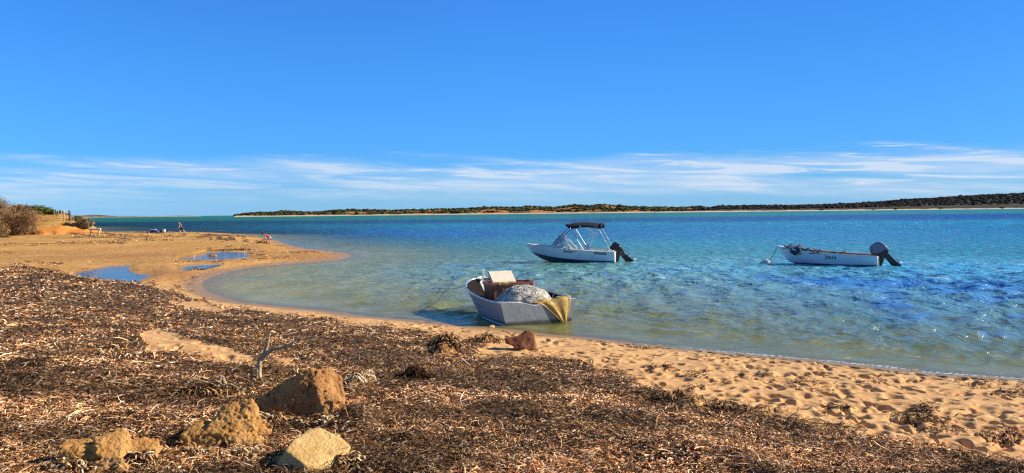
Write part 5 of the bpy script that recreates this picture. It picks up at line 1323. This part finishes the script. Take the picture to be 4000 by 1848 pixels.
# deck: closed forward, side decks and well aft
def deckrow(t):
    g = B1.at(B1.g, t); x = g[0]; f = sst(np.array(x), 2.75, 2.95)
    wi = (g[1] - .16) * (1 - f); zt = g[2] + .03; return x, g, float(wi), zt
rows = []
for t in TT1:
    x, g, wi, zt = deckrow(t); cam_ = .07 * min(1, g[1] / .6)
    rows.append([(x, g[1] - .01, zt), (x, wi + (g[1] - wi) * .5, zt + cam_ * (.5 if wi < .1 else .15)), (x, wi + .001, zt + (cam_ if wi < .1 else .02)), (x, -wi - .001, zt + (cam_ if wi < .1 else .02)), (x, -wi - (g[1] - wi) * .5, zt + cam_ * (.5 if wi < .1 else .15)), (x, -g[1] + .01, zt)])
k0 = [i for i, t in enumerate(TT1) if deckrow(t)[2] > .1][-1]
m = MB(); m.loft([r[:3] for r in rows], closed=False, cap=False); m.loft([r[3:] for r in rows], closed=False, cap=False); m.build('deck', M_TRIM, t1, True)
# keep the two decks bridged aft and a well between them
m = MB(); 
well = [[(rows[i][2][0], rows[i][2][1], rows[i][2][2]), (rows[i][2][0], rows[i][2][1] * .86, .16), (rows[i][2][0], -rows[i][2][1] * .86, .16), (rows[i][3][0], rows[i][3][1], rows[i][3][2])] for i in range(k0 + 1)]
m.loft(well, closed=False, cap=False); m.build('cockpit', M_TRIM, t1)
m = MB(); x, g, wi, zt = deckrow(TT1[k0]); m.box((x + .02, 0, .53), (.03, (g[1] - .20) * 2, .44)); m.build('bulkhead', M_TRIM, t1)
m = MB(); m.box((.20, 0, .58), (.32, 1.62, .05)); m.build('stern_deck', M_TRIM, t1, False, .015)
for sg in (1, -1):
    s_ = bpy.data.objects.new('seat', None); C.objects.link(s_); s_.parent = t1
    m = MB(); m.box((1.75, sg * .42, .42), (.46, .46, .34)); m.build('seat_base', M_TRIM, s_, False, .03)
    m = MB(); m.box((1.52, sg * .42, .72), (.10, .46, .36), M=Matrix.Rotation(rad(-8), 3, 'Y')); m.build('backrest', M_VINYL, s_, False, .03)
# windscreen
ws = bpy.data.objects.new('windscreen', None); C.objects.link(ws); ws.parent = t1
zb = .80; fr_ = [(3.40, .34, .86), (3.40, -.34, .86)]; tp = [(2.90, .46, 1.42), (2.90, -.46, 1.42)]; mb_ = [(3.05, .74, .80), (3.05, -.74, .80)]; mt = [(2.78, .62, 1.38), (2.78, -.62, 1.38)]; rb = [(2.25, .82, .72), (2.25, -.82, .72)]
def pane(P):
    m = MB(); n = len(P); P = [Vector(p) for p in P]; N3 = (P[1] - P[0]).cross(P[2] - P[0]).normalized() * .006; m.add(P + [p + N3 for p in P], [tuple(range(n)), tuple(range(n, 2 * n))[::-1]] + [(i, (i + 1) % n, (i + 1) % n + n, i + n) for i in range(n)]); m.build('pane', M_GLASS, ws)
pane([(3.42, 0, .88), fr_[0], tp[0], (2.92, 0, 1.43)]); pane([(3.42, 0, .88), fr_[1], tp[1], (2.92, 0, 1.43)])
for i in (0, 1): pane([fr_[i], mb_[i], mt[i], tp[i]]); pane([mb_[i], rb[i], mt[i]])
for i, P in enumerate([[fr_[0], tp[0]], [fr_[1], tp[1]], [mb_[0], mt[0]], [mb_[1], mt[1]], [rb[0], mt[0], tp[0], (2.92, 0, 1.43), tp[1], mt[1], rb[1]], [rb[0], mb_[0], fr_[0], (3.42, 0, .88), fr_[1], mb_[1], rb[1]]]):
    m = MB(); m.tube(P, .016 if i < 4 else .022, 6); m.build('frame', M_TRIM if i > 3 else M_CHROME, ws, True)
m = MB(); m.tube([(3.33, .25, .9), (3.10, .30, 1.18)], .012, 5); m.build('wiper', M_BLACK, ws)
# canopy
cp = bpy.data.objects.new('canopy', None); C.objects.link(cp); cp.parent = t1
rows = []
for i, x in enumerate(np.linspace(.68, 2.72, 15)):
    f = i / 14; crown = 2.11 - .34 * abs(f - .45) ** 1.7 - .10 * max(0, f - .8); r_ = []
    for k in range(13):
        a = (k / 12 - .5) * 2; y = a * .86; z = crown - .25 * abs(a) ** 2.2 - .02 * math.sin(f * math.pi * 3) ** 2 * (1 - abs(a)); r_.append((x - .42 * abs(a) ** 1.5 * max(0, (f - .55) / .45), y, z))
    rows.append(r_)
m = MB(); m.loft(rows, closed=False, cap=False); o = m.build('fabric', M_CANV, cp, True); md = o.modifiers.new('s', 'SOLIDIFY'); md.thickness = .03
m = MB(); m.tube([(.70, y, 2.02 - .20 * abs(y / .86) ** 2.4) for y in np.linspace(-.86, .86, 11)], .05, 8); m.build('rolled_flap', M_CANV, cp, True)
for sg in (1, -1):
    for P, mt_, r in [([(2.30, .84 * sg, 1.80), (1.62, .90 * sg, .70)], M_CHROME, .019), ([(.95, .84 * sg, 1.86), (1.28, .87 * sg, 1.30), (1.55, .90 * sg, .66)], M_CHROME, .017), ([(1.80, .82 * sg, 1.90), (1.10, .86 * sg, 1.40)], M_CHROME, .019),
                      ([(2.80, .60 * sg, 1.40), (2.45, .82 * sg, 1.75)], M_BLACK, .018), ([(.85, .83 * sg, 1.84), (.22, .84 * sg, .66)], M_BLACK, .014)]:
        m = MB(); m.tube(P, r, 7); m.build('pole' if mt_ is M_CHROME else 'strap', mt_, cp, True)
for P in ([(2.30, y, 1.72 + .22 * (1 - abs(y / .84) ** 2)) for y in np.linspace(-.84, .84, 9)],): m = MB(); m.tube(P, .017, 7); m.build('hoop', M_CHROME, cp, True)
letters('34266', B1, 2.66, .665, .165, .50, t1, 'registration_number', M_INK, .065, bold=.012)
letters('REC', B1, 2.10, .595, .055, .13, t1, 'registration_suffix', M_INK, .065, bold=.02)
m = MB(); n = 12; rr1 = [[(x, B1.side(x, z) + .007, z) for z in (.535 + .06 * (x - 1.0), .435 + .06 * (x - 1.0))] for x in np.linspace(1.03, .40, n)]; m.loft(rr1, closed=False, cap=False); dec = m.build('name_decal', M_INK, t1)
m = MB()
for i, x in enumerate(np.linspace(.98, .46, 12)):   # the maker's strip is too small to read: pale marks on black
    z = .487 + .06 * (x - 1.0); h = (.022, .015, .026, .018)[i % 4]; m.add([(x, B1.side(x, z) + .012, z + h), (x - .026, B1.side(x - .026, z) + .012, z + h * .8), (x - .026, B1.side(x - .026, z) + .012, z - h * .6), (x, B1.side(x, z) + .012, z - h)], [(0, 1, 2, 3)])
m.build('marks', M_TRIM, dec)
outboard(t1, [(.34, .70), (.10, 1.02), (.04, 1.05), (-.22, .90), (-.30, .82), (-.30, .70), (-.05, .60), (.16, .60)], [(.10, .66), (-.30, .80), (-.34, .68), (-.12, .52), (.0, .56)], [(-.02, .60), (-.32, .78), (-.46, .48), (-.66, .29), (-.94, .06), (-.90, .0), (-.52, .0), (-.20, .38)], (-.92, .16), .20, .065, M_BLACK,
         [(-.03, .58), (-.16, .58), (-.22, .30), (-.14, -.05), (-.04, -.05)])
m = MB(); m.tube([(4.35, 0, .92), (4.35, 0, 1.0)], .02, 6); m.box((4.35, 0, 1.0), (.14, .03, .03)); m.build('bow_cleat', M_CHROME, t1)
for x in (1.95, 2.28): m = MB(); m.tube([(x, .84, .64), (x + .02, .84, .82), (x + .10, .83, .88)], .022, 6); m.build('rail_post', M_TRIM, t1, True)
m = MB(); m.tube([(.95 - .55 * f, .86, .62 + .07 * math.sin(f * math.pi)) for f in np.linspace(0, 1, 9)], .018, 6); m.build('grab_rail', M_TRIM, t1, True)

# ---------------------------------------------------------------- white open dinghy with net on the bow
B2 = mkhull([0, .3, .6, .8, .92, 1], [(0, .82, .44), (1.37, .90, .51), (2.73, .83, .61), (3.64, .60, .70), (4.19, .32, .77), (4.55, .03, .83)],
            [(0, .70, .03), (1.30, .75, .03), (2.57, .64, .07), (3.38, .38, .12), (3.86, .16, .18), (4.14, .02, .22)],
            [(0, 0, -.24), (1.28, 0, -.23), (2.52, 0, -.18), (3.28, 0, -.10), (3.72, 0, -.02), (4.02, 0, .08)])
h2 = math.atan2(.5, -.866); loc2 = (17.15, 35.9, 0)
t2 = thing('motorboat', (0, 0, 0), 'old white open boat with large grey tilted outboard and net over its bow, numbered 20634', 'motorboat', 'white motorboats at anchor'); put(t2, loc2, h2)
M2 = Matrix.Translation(loc2) @ Matrix.Rotation(h2, 4, 'Z')
sheet([full(B2.sec(t, .02)) for t in TT1]).build('hull', M_GELW, t2, True)
def inner2(t, off=.05):
    g, c = B2.at(B2.g, t), B2.at(B2.c, t); w = max(g[1] - off, .01); return [np.array((g[0] - .03, w, g[2] - .01)), np.array((c[0], max(c[1] - off, .005), .12 if c[2] < .1 else c[2] + .03)), np.array((c[0], 0, .11 if c[2] < .1 else c[2] + .02))]
sheet([full(inner2(t)) for t in np.linspace(.01, .98, 30)]).build('lining', M_ORLIN, t2, True)
m = MB()
for sg in (1, -1): m.loft([[(q[0], (q[1] + e) * sg, q[2] + f) for e, f in ((-.05, -.02), (.02, -.03), (.03, .0), (.02, .03), (-.05, .03))] for q in (B2.at(B2.g, t) for t in TT1)], closed=True)
m.build('gunwale', M_TRIM, t2, True)
m = MB()
for sg in (1, -1): m.tube([(q[0], (q[1] * .985 + .012) * sg, q[2]) for q in ((B2.at(B2.g, t) * .36 + B2.at(B2.c, t) * .64) for t in np.linspace(0, .97, 30))], .012, 6)
m.build('hull_rib', M_GELW, t2, True)
m = MB(); P = [(.82, .46), (.70, .03), (0, -.24), (-.70, .03), (-.82, .46), (-.25, .44), (-.2, .36), (.2, .36), (.25, .44)]; m.loft([[(-.02, p[0], p[1]) for p in P], [(.05, p[0], p[1]) for p in P]]); m.build('transom', M_TRIM, t2, False, .01)
m = MB(); rows = []
for t in np.linspace(.78, .995, 10):
    g = B2.at(B2.g, t); rows.append([(g[0], g[1], g[2] + .02), (g[0], 0, g[2] + .05), (g[0], -g[1], g[2] + .02)])
m.loft(rows, closed=False, cap=False); m.build('foredeck', M_TRIM, t2, True)
for x in (1.1, 2.4): m = MB(); m.box((x, 0, .34), (.25, 1.5 if x < 2 else 1.36, .04)); m.build('seat', M_ORLIN, t2)
letters('20634', B2, 2.24, .465, .165, .50, t2, 'registration_number', M_INK, .05, bold=.015)
outboard(t2, [(.40, .78), (.34, .92), (.12, 1.08), (-.06, 1.12), (-.34, .92), (-.42, .76), (-.10, .60), (.14, .50), (.30, .50)], [(.24, .50), (-.10, .62), (-.42, .76), (-.42, .58), (-.36, .42), (-.16, .38), (-.05, .42)], [(-.14, .42), (-.40, .58), (-.60, .36), (-.72, .22), (-.98, .03), (-.94, -.02), (-.56, -.02), (-.36, .24)], (-.86, .17), .21, .075, M_GREYM,
         [(-.03, .50), (-.16, .48), (-.24, .28), (-.12, -.05), (-.04, -.05)])
# dark cloth and net lumps over the bow
M_DKBL = simple('dark_blue_cloth', (.03, .045, .14), .85, .4, 6); M_OLR = simple('weathered_rope', (.20, .16, .10), .9, .4, 12); M_YG = simple('yellow_green_float', (.45, .50, .05), .6, .2)
def l2(x, y, z): return np.array(M2 @ Vector((x, y, z)))
o = cloth('net_bundle', [[l2(4.0, -.05, .86), l2(3.7, -.1, .90), l2(3.35, -.1, .88)], [l2(4.02, .30, .82), l2(3.7, .40, .84), l2(3.30, .50, .78)], [l2(3.98, .47, .74), l2(3.7, .58, .76), l2(3.30, .74, .72)], [l2(3.86, .50, .60), l2(3.66, .60, .50), l2(3.38, .74, .64)], [l2(3.74, .50, .50), l2(3.62, .56, .42), l2(3.46, .70, .54)]], None, None, M_DKBL, .035, 14)
tag(o, 'dark blue cloth and net draped over the bow of the old white open boat', 'net')
r = np.random.default_rng(9)
rp = thing('rope_tangle', tuple(l2(3.2, .1, .75)), 'tangle of tan and dark rope heaped along the bow gunwale of the old white boat', 'rope')
for k in range(38):
    x = r.uniform(2.3, 4.2); g = B2.side(x, .7) if x < 4.2 else .2; z = np.interp(x, [2.2, 3.2, 4.3], [.60, .72, .82])
    P = [l2(x, g * r.uniform(.75, 1.05), z + r.uniform(-.02, .06))]
    v_ = np.array([r.normal(.02, .08), r.normal(0, .05), r.normal(-.01, .012)])
    for i in range(9): v_ = v_ * .75 + np.array([r.normal(0, .035), r.normal(0, .03), r.normal(0, .010)]); P.append(P[-1] + v_)
    base_ = np.array(rp.location); m = MB(); m.tube([tuple(p - base_) for p in P], .02, 5); m.build('strand', [M_OLR, M_BLACK, M_ROPE, M_DKBL][k % 4], rp, True)
for x, z, mt_ in ((3.86, .58, M_YG), (3.40, .52, M_YG)):
    m = MB(); c = l2(x, B2.side(x, z) + .05, z) - base_; m.tube([tuple(c + [0, 0, .07]), tuple(c + [0, 0, .04]), tuple(c - [0, 0, .04]), tuple(c - [0, 0, .07])], [.02, .06, .06, .02], 8); m.build('float', mt_, rp, True)
rg = thing('rope_tangle', tuple(l2(1.75, .8, .55)), 'small dark clump of rope on the gunwale amidships of the old white boat', 'rope'); base_ = np.array(rg.location)
for k in range(9):
    P = [l2(r.uniform(1.45, 2.05), .82 + r.normal(0, .03), .56 + r.uniform(0, .06))]
    v_ = np.array([r.normal(0, .06), r.normal(0, .03), .01])
    for i in range(7): v_ = v_ * .7 + r.normal(0, .018, 3) * np.array([1, 1, .5]); P.append(P[-1] + v_)
    m = MB(); m.tube([tuple(p - base_) for p in P], .02, 5); m.build('strand', [M_BLACK, M_OLR, M_BLACK][k % 3], rg, True)
m = MB(); m.tube([(0, 0, 0), (0, 0, .22)], .02, 6); o = m.build('rowlock', M_BLACK, t2, True); o.location = (2.95, .80, .63)
# mooring line and float of that boat
a = l2(4.55, 0, .83); b = onz(2999, 1006, .02); b = np.array(atY(3000, 1004, 38.6)); b[2] = .05
m = MB(); m.tube([tuple(a * (1 - f) + b * f - np.array([0, 0, .10 * math.sin(math.pi * f)])) for f in np.linspace(0, 1, 9)], .016, 6); tag(m.build('mooring_rope', M_OLR, None, True), 'short mooring rope from the bow of the old white boat down to its float', 'rope', 'mooring ropes')
bm = bmesh.new(); bmesh.ops.create_uvsphere(bm, u_segments=14, v_segments=10, radius=.15)
for v in bm.verts: v.co.x *= 1.15; v.co.z *= .85
me = bpy.data.meshes.new('mooring_float'); bm.to_mesh(me); bm.free(); o = link('mooring_float', me, M_FOAM, smooth=True); o.location = b + np.array([-.08, 0, -.02]); tag(o, 'white mooring float on the water left of the old white boat', 'float', 'white floats')
m = MB(); m.tube([(-.15, 0, .02), (-.33, 0, -.05), (-.36, .05, -.12)], [.035, .03, .02], 6); m.build('float_tail', M_FOAM, o, True)
# ================================================================== people and their gear on the spit
M_SKIN = simple('skin', (.62, .36, .25), .6, .1, 20); M_NAVY = simple('navy_shirt', (.035, .04, .13), .8, .2, 10); M_DKSH = simple('dark_shorts', (.02, .018, .02), .85, .2, 10)
M_CAPM = simple('grey_blue_cap', (.06, .09, .14), .8, .2, 10); M_REDS = simple('red_shirt', (.62, .10, .09), .8, .15, 10); M_PALESH = simple('pale_and_dark_shorts', (.40, .34, .36), .85, .3, 14, dirt=(.06, .05, .08))
M_HAIR = simple('dark_hair', (.02, .015, .012), .7, .2, 20)
def skinmesh(name, chains, root, sub=1):
    """chains: lists of (point, radius); equal points are shared"""
    V = []; E = []; Rr = []; key = {}
    for ch in chains:
        prev = None
        for p, r_ in ch:
            k = tuple(round(c, 4) for c in p)
            if k not in key: key[k] = len(V); V.append(p); Rr.append(r_)
            if prev is not None and prev != key[k]: E.append((prev, key[k]))
            prev = key[k]
    me = bpy.data.meshes.new(name); me.from_pydata([tuple(v) for v in V], E, [])
    def setup(o):
        o.modifiers.new('k', 'SKIN'); sv = o.data.skin_vertices[0].data
        for i, r_ in enumerate(Rr):
            rx = r_ if isinstance(r_, tuple) else (r_, r_); sv[i].radius = rx
        sv[key[tuple(round(c, 4) for c in root)]].use_root = True
        s_ = o.modifiers.new('s', 'SUBSURF'); s_.levels = s_.render_levels = sub
    return evalmods(me, setup)
def hand_chains(wrist, d, side, curl=.5):
    """palm and five unequal, bent fingers; d = direction of the hand, side = direction across the palm"""
    d = np.array(d, float); d /= np.linalg.norm(d); s = np.array(side, float); s -= d * s.dot(d); s /= np.linalg.norm(s); n = np.cross(d, s); w = np.array(wrist, float)
    ch = []; palm = w + d * .075; ch.append([(tuple(w), .024), (tuple(w + d * .04), (.036, .016)), (tuple(palm), (.038, .015))])
    for i, (o_, L) in enumerate(((-.030, .070), (-.010, .082), (.010, .076), (.030, .060))):
        b = palm + s * o_; f1 = b + (d * math.cos(curl * .6) + n * math.sin(curl * .6)) * L * .5; f2 = f1 + (d * math.cos(curl * 1.5) + n * math.sin(curl * 1.5)) * L * .5
        ch.append([(tuple(palm), (.038, .015)), (tuple(b), .010), (tuple(f1), .0095), (tuple(f2), .008)])
    b = w + d * .03 - s * .035; f1 = b + (-s * .7 + d * .6) * .03; f2 = f1 + (d * .85 - s * .2 + n * .4) * .03
    ch.append([(tuple(w + d * .04), (.036, .016)), (tuple(b), .012), (tuple(f1), .011), (tuple(f2), .009)])
    return ch
def head(name, c, r, face, mat, parent, hair, capm, brim=True):
    """face: unit direction the person looks; skull, nose, brows, ears, hair and cap"""
    f = np.array(face, float); f /= np.linalg.norm(f); up = np.array([0, 0, 1.0]); up -= f * up.dot(f); up /= np.linalg.norm(up); s = np.cross(f, up)
    bm = bmesh.new(); bmesh.ops.create_uvsphere(bm, u_segments=20, v_segments=16, radius=1)
    V = np.array([v.co[:] for v in bm.verts]); F = [[v.index for v in q.verts] for q in bm.faces]; bm.free()
    x, y, z = V[:, 0], V[:, 1], V[:, 2]              # x forward, y side, z up
    jaw = 1 - .28 * np.clip(-z, 0, 1); X = x * .98 * np.where(z < 0, 1 - .1 * z * 0, 1) + .10 * np.clip(-z, 0, 1) * np.clip(x, 0, 1); Y = y * .78 * jaw; Z = z * 1.15
    nose = np.exp(-((y / .14) ** 2 + ((z + .12) / .22) ** 2)) * (x > 0); X = X + .22 * nose
    eye = sum(np.exp(-(((y - q) / .13) ** 2 + ((z - .05) / .10) ** 2)) for q in (-.3, .3)) * (x > 0); X = X - .09 * eye
    lip = np.exp(-((y / .25) ** 2 + ((z + .48) / .07) ** 2)) * (x > 0); X = X + .05 * lip
    ear = sum(np.exp(-(((y - q) / .2) ** 2 + ((x + .05) / .13) ** 2 + (z / .2) ** 2)) for q in (-1, 1)); Y = Y + np.sign(y) * .16 * ear
    P = (X[:, None] * f + Y[:, None] * s + Z[:, None] * up) * r + np.array(c)
    me = bpy.data.meshes.new('t'); me.from_pydata([tuple(p) for p in P], [], F); hd = link('head', me, mat, parent, True)
    def shell(nm, k, sel, m_):
        Q = (X[:, None] * f * k + Y[:, None] * s * k + (Z * k)[:, None] * up) * r + np.array(c)
        FF = [q for q in F if all(sel(V[i]) for i in q)]; used = sorted({i for q in FF for i in q}); mp = {a: b for b, a in enumerate(used)}
        me_ = bpy.data.meshes.new(nm); me_.from_pydata([tuple(Q[i]) for i in used], [], [[mp[i] for i in q] for q in FF]); return link(nm, me_, m_, parent, True)
    shell('hair', 1.06, lambda v: v[2] > .30 - .9 * max(0, -v[0]) - (.25 if v[0] < .2 else 0), hair)
    cp_ = shell('cap', 1.13, lambda v: v[2] > .28, capm)
    if brim:
        m = MB(); B = []
        for k in range(9):
            a = (k / 8 - .5) * 2.2; B.append(np.array(c) + (f * (math.cos(a) * 1.0) + s * math.sin(a) * .8) * r * 1.08 + up * .32 * r)
        T_2 = [np.array(c) + (f * (math.cos((k / 8 - .5) * 2.2) * 1.75) + s * math.sin((k / 8 - .5) * 2.2) * .85) * r * 1.05 + up * .22 * r for k in range(9)]
        m.loft([[tuple(p) for p in B], [tuple(p) for p in T_2], [tuple(p + up * .02) for p in T_2], [tuple(p + up * .02) for p in B]], closed=False, cap=False); m.build('cap_brim', capm, cp_, True)
def foot(ch_from, ankle, d, r_=.04):
    a = np.array(ankle); d = np.array(d, float); return [(tuple(ankle), r_), (tuple(a + np.array([0, 0, -.06]) + d * .03), .045), (tuple(a + np.array([0, 0, -.075]) + d * .13), (.042, .028)), (tuple(a + np.array([0, 0, -.08]) + d * .19), (.034, .018))]
def spot(px, py):
    if px > 900: return ongr(px, py)
    Y = 97.0; x = ray(px, py)[0] * Y; return np.array([x, Y, gz(x, Y)])
def person(px0, py0, sc_px, jp, label, shirt, shorts, capm, hairm, facedir, zfoot):
    """jp: joints in photo pixels (x, y, sideways offset in metres), turned into metres about the feet"""
    g = spot(px0, py0); t = thing('person', tuple(g), label, 'person')
    k = g[1] / FPX * sc_px
    J = {n_: np.array([(a - px0) * k, c, (py0 - b) * k]) for n_, (a, b, c) in jp.items()}
    lf = min(J['footL'][2], J['footR'][2])
    for n_ in J: J[n_][2] -= lf - .085
    th = lambda p: tuple(p)
    pel, ch_, nk = J['hip'], J['chest'], J['neck']
    chains = [[(th(pel), (.15, .12)), (th((pel + ch_) / 2), (.145, .115)), (th(ch_), (.165, .125)), (th(nk), .062), (th(nk * .4 + J['head'] * .6), .06)]]
    for s_, q in (('L', -1), ('R', 1)):
        sh = ch_ * .55 + nk * .45 + np.array([0, .19 * q, 0]); J['sh' + s_] = sh; hp = pel + np.array([0, .10 * q, -.03])
        chains.append([(th(ch_), (.165, .125)), (th(sh), .062), (th(J['elb' + s_]), .043), (th(J['hand' + s_]), .028)])
        chains.append([(th(pel), (.15, .12)), (th(hp), .105), (th((hp + J['knee' + s_]) / 2), .088), (th(J['knee' + s_]), .060), (th((J['knee' + s_] * .6 + J['foot' + s_] * .4)), .058), (th(J['foot' + s_]), .038)] + foot(None, J['foot' + s_], facedir)[1:])
        d = J['hand' + s_] - J['elb' + s_]
        chains += hand_chains(J['hand' + s_], d, (0, 1, 0) if q > 0 else (0, -1, 0), .6)
    me = skinmesh('body', chains, th(pel), 2); link('body', me, M_SKIN, t, True)
    # clothing: slightly larger skins over the same joints
    tors = [[(th(pel - np.array([0, 0, .05])), (.165, .135)), (th(pel + np.array([0, 0, .03])), (.165, .135)), (th((pel + ch_) / 2), (.165, .13)), (th(ch_), (.18, .14)), (th(ch_ * .5 + nk * .5), (.12, .10))]] + [[(th(ch_), (.18, .14)), (th(J['sh' + s_]), .078), (th(J['sh' + s_] * .65 + J['elb' + s_] * .35), .066)] for s_ in 'LR']
    link('shirt', skinmesh('shirt', tors, th(ch_), 2), shirt, t, True)
    sh_ = [[(th(pel + (ch_ - pel) * .35), (.15, .13)), (th(pel), (.17, .14))]]
    for s_, q in (('L', -1), ('R', 1)):
        hp = pel + np.array([0, .10 * q, -.03]); sh_.append([(th(pel), (.17, .14)), (th(hp), .125), (th(hp * .35 + J['knee' + s_] * .65), .105), (th(hp * .12 + J['knee' + s_] * .88), .10)])
    link('shorts', skinmesh('shorts', sh_, th(pel), 2), shorts, t, True)
    head('head', J['head'], .105, J['look'] - J['head'], M_SKIN, t, hairm, capm); return t
person(712, 906, 1.0, dict(head=(697.5, 862.5, 0), look=(690, 867, 0), neck=(701, 867.5, 0), chest=(704.5, 872.5, 0), hip=(710.5, 884, 0), elbL=(704, 882, -.24), handL=(696.5, 887.5, -.16), elbR=(701, 881, .24), handR=(694.5, 886, .14),
       kneeL=(703.5, 894, -.12), footL=(706, 904, -.12), kneeR=(715.5, 895, .12), footR=(722.5, 904, .12)), 'person in navy singlet, dark shorts and cap, leaning forward mid stride near the coolers', M_NAVY, M_DKSH, M_CAPM, M_HAIR, (-1, 0, 0), 0)
person(1052, 954, 1.0, dict(head=(1029, 917, 0), look=(1021, 924, 0), neck=(1034.5, 920.5, 0), chest=(1041, 922.5, 0), hip=(1054.5, 929.5, 0), elbL=(1042, 935, -.20), handL=(1043, 945.5, -.16), elbR=(1038, 934, .22), handR=(1038, 945, .18),
       kneeL=(1045.5, 940.5, -.14), footL=(1050, 953, -.13), kneeR=(1049, 941, .14), footR=(1056, 953, .13)), 'person in red singlet bent double over the wet sand at the tip of the spit', M_REDS, M_PALESH, M_HAIR, M_HAIR, (-1, 0, 0), 0)
# gear
M_ESKY = simple('blue_cooler_plastic', (.01, .04, .28), .4, .2, 8); M_LID = simple('white_cooler_lid', (.80, .82, .84), .4, .08, 8); M_LTB = simple('light_blue_plastic', (.04, .20, .70), .4, .15, 8); M_BKT = simple('white_bucket_plastic', (.74, .76, .68), .45, .1, 8)
def place(name, px, py, label, cat, rz=0, group=None):
    g = spot(px, py); return thing(name, tuple(g), label, cat, group, rz), g[1] / FPX
t, k = place('cooler', 599, 906, 'dark blue cooler box with white lid on the spit, left of the bucket', 'cooler', rad(-14))
m = MB(); m.loft([[(a * x_, b * y_, z) for a, b in ((-1, -1), (1, -1), (1, 1), (-1, 1))] for x_, y_, z in ((.34, .20, .0), (.37, .225, .33))]); m.build('body', M_ESKY, t, False, .02)
m = MB(); m.box((0, 0, .375), (.78, .48, .08)); m.build('lid', M_LID, t, False, .02)
for sx in (-1, 1): m = MB(); m.tube([(sx * .37, -.10, .25), (sx * .42, -.10, .27), (sx * .42, .10, .27), (sx * .37, .10, .25)], .014, 6); m.build('handle', M_LID, t, True)
t, k = place('tub', 613.5, 907.5, 'light blue plastic tub tipped against the dark blue cooler', 'tub', rad(10))
m = MB(); n = 16; rot = Matrix.Rotation(rad(62), 3, 'Y') @ Matrix.Rotation(0, 3, 'X')
def ringc(r_, z): return [tuple(rot @ Vector((r_ * math.cos(2 * math.pi * i / n), r_ * .8 * math.sin(2 * math.pi * i / n), z)) + Vector((-.08, -.3, .19))) for i in range(n)]
m.loft([ringc(.17, -.10), ringc(.21, .24), ringc(.195, .24), ringc(.155, -.08)]); m.build('body', M_LTB, t, True)
m = MB(); m.loft([ringc(.205, .20), ringc(.235, .21), ringc(.235, .245), ringc(.205, .25)], cap=False); m.build('rim', M_LID, t, True)
t, k = place('bucket', 640, 908, 'white bucket with dark lid edge standing right of the coolers', 'bucket')
m = MB(); rc = lambda r_, z: [(r_ * math.cos(2 * math.pi * i / 18), r_ * math.sin(2 * math.pi * i / 18), z) for i in range(18)]
m.loft([rc(.17, 0), rc(.215, .44), rc(.20, .44), rc(.155, .02)]); m.build('body', M_BKT, t, True)
m = MB(); m.loft([rc(.235, .42), rc(.24, .47), rc(.22, .49), rc(.05, .495)]); m.build('lid', M_LID, t, True)
m = MB(); m.tube([(.225 * math.cos(a), -.05 - .225 * abs(math.sin(a)) * .3, .42 - .2 * math.sin(a)) for a in np.linspace(0, math.pi, 10)], .008, 5); m.build('handle', M_CHROME, t, True)
t, k = place('bag', 631.5, 907.5, 'small black bag standing between the blue tub and the white bucket', 'bag')
m = MB(); m.loft([[(a * x_, b * y_, z) for a, b in ((-1, -1), (1, -1), (1, 1), (-1, 1))] for x_, y_, z in ((.13, .10, 0), (.15, .12, .12), (.14, .11, .30), (.09, .06, .40))]); m.build('body', M_BLACK, t, True, .02)
m = MB(); m.tube([(-.07, 0, .38), (-.05, 0, .47), (.05, 0, .47), (.07, 0, .38)], .014, 6); m.build('handle', M_BLACK, t, True)
# heap of weed and a lumpy bag beside the bending person
MIX = np.concatenate([DK, LT[:3]])
p = ongr(1022, 950); tuft('seaweed_heap', p[0], p[1], 420, np.array([.32, .18]), .26, 'dark heap of seaweed on the sand beside the bending person', 40, .7, DK, zoff=.20, wid=.014)
p = ongr(850, 924); tuft('seaweed_heap', p[0], p[1], 3200, np.array([1.7, 1.5]), .30, 'broad grey-brown mound of seaweed on the far edge of the spit', 41, .4, MIX, zoff=.16, wid=.018)
p = ongr(540, 909); tuft('seaweed_heap', p[0], p[1], 1300, np.array([3.6, 1.0]), .25, 'long line of seaweed along the far edge of the spit', 42, .3, MIX, zoff=.04, wid=.018)
p = ongr(380, 928); tuft('seaweed_heap', p[0], p[1], 1600, np.array([4.2, 1.4]), .25, 'scattered seaweed below the log rail on the far spit', 43, .3, MIX, zoff=.03, wid=.018)
p = ongr(250, 951); tuft('seaweed_heap', p[0], p[1], 600, np.array([2.6, .22]), .22, 'thin wavy line of seaweed across the sand below the dune', 44, .3, DK, zoff=.03, wid=.015)
p = ongr(930, 977); tuft('seaweed_heap', p[0], p[1], 700, np.array([1.0, .16]), .16, 'dark seaweed edge behind the upper tide pool', 45, .3, DK[:4], zoff=.04, wid=.012)
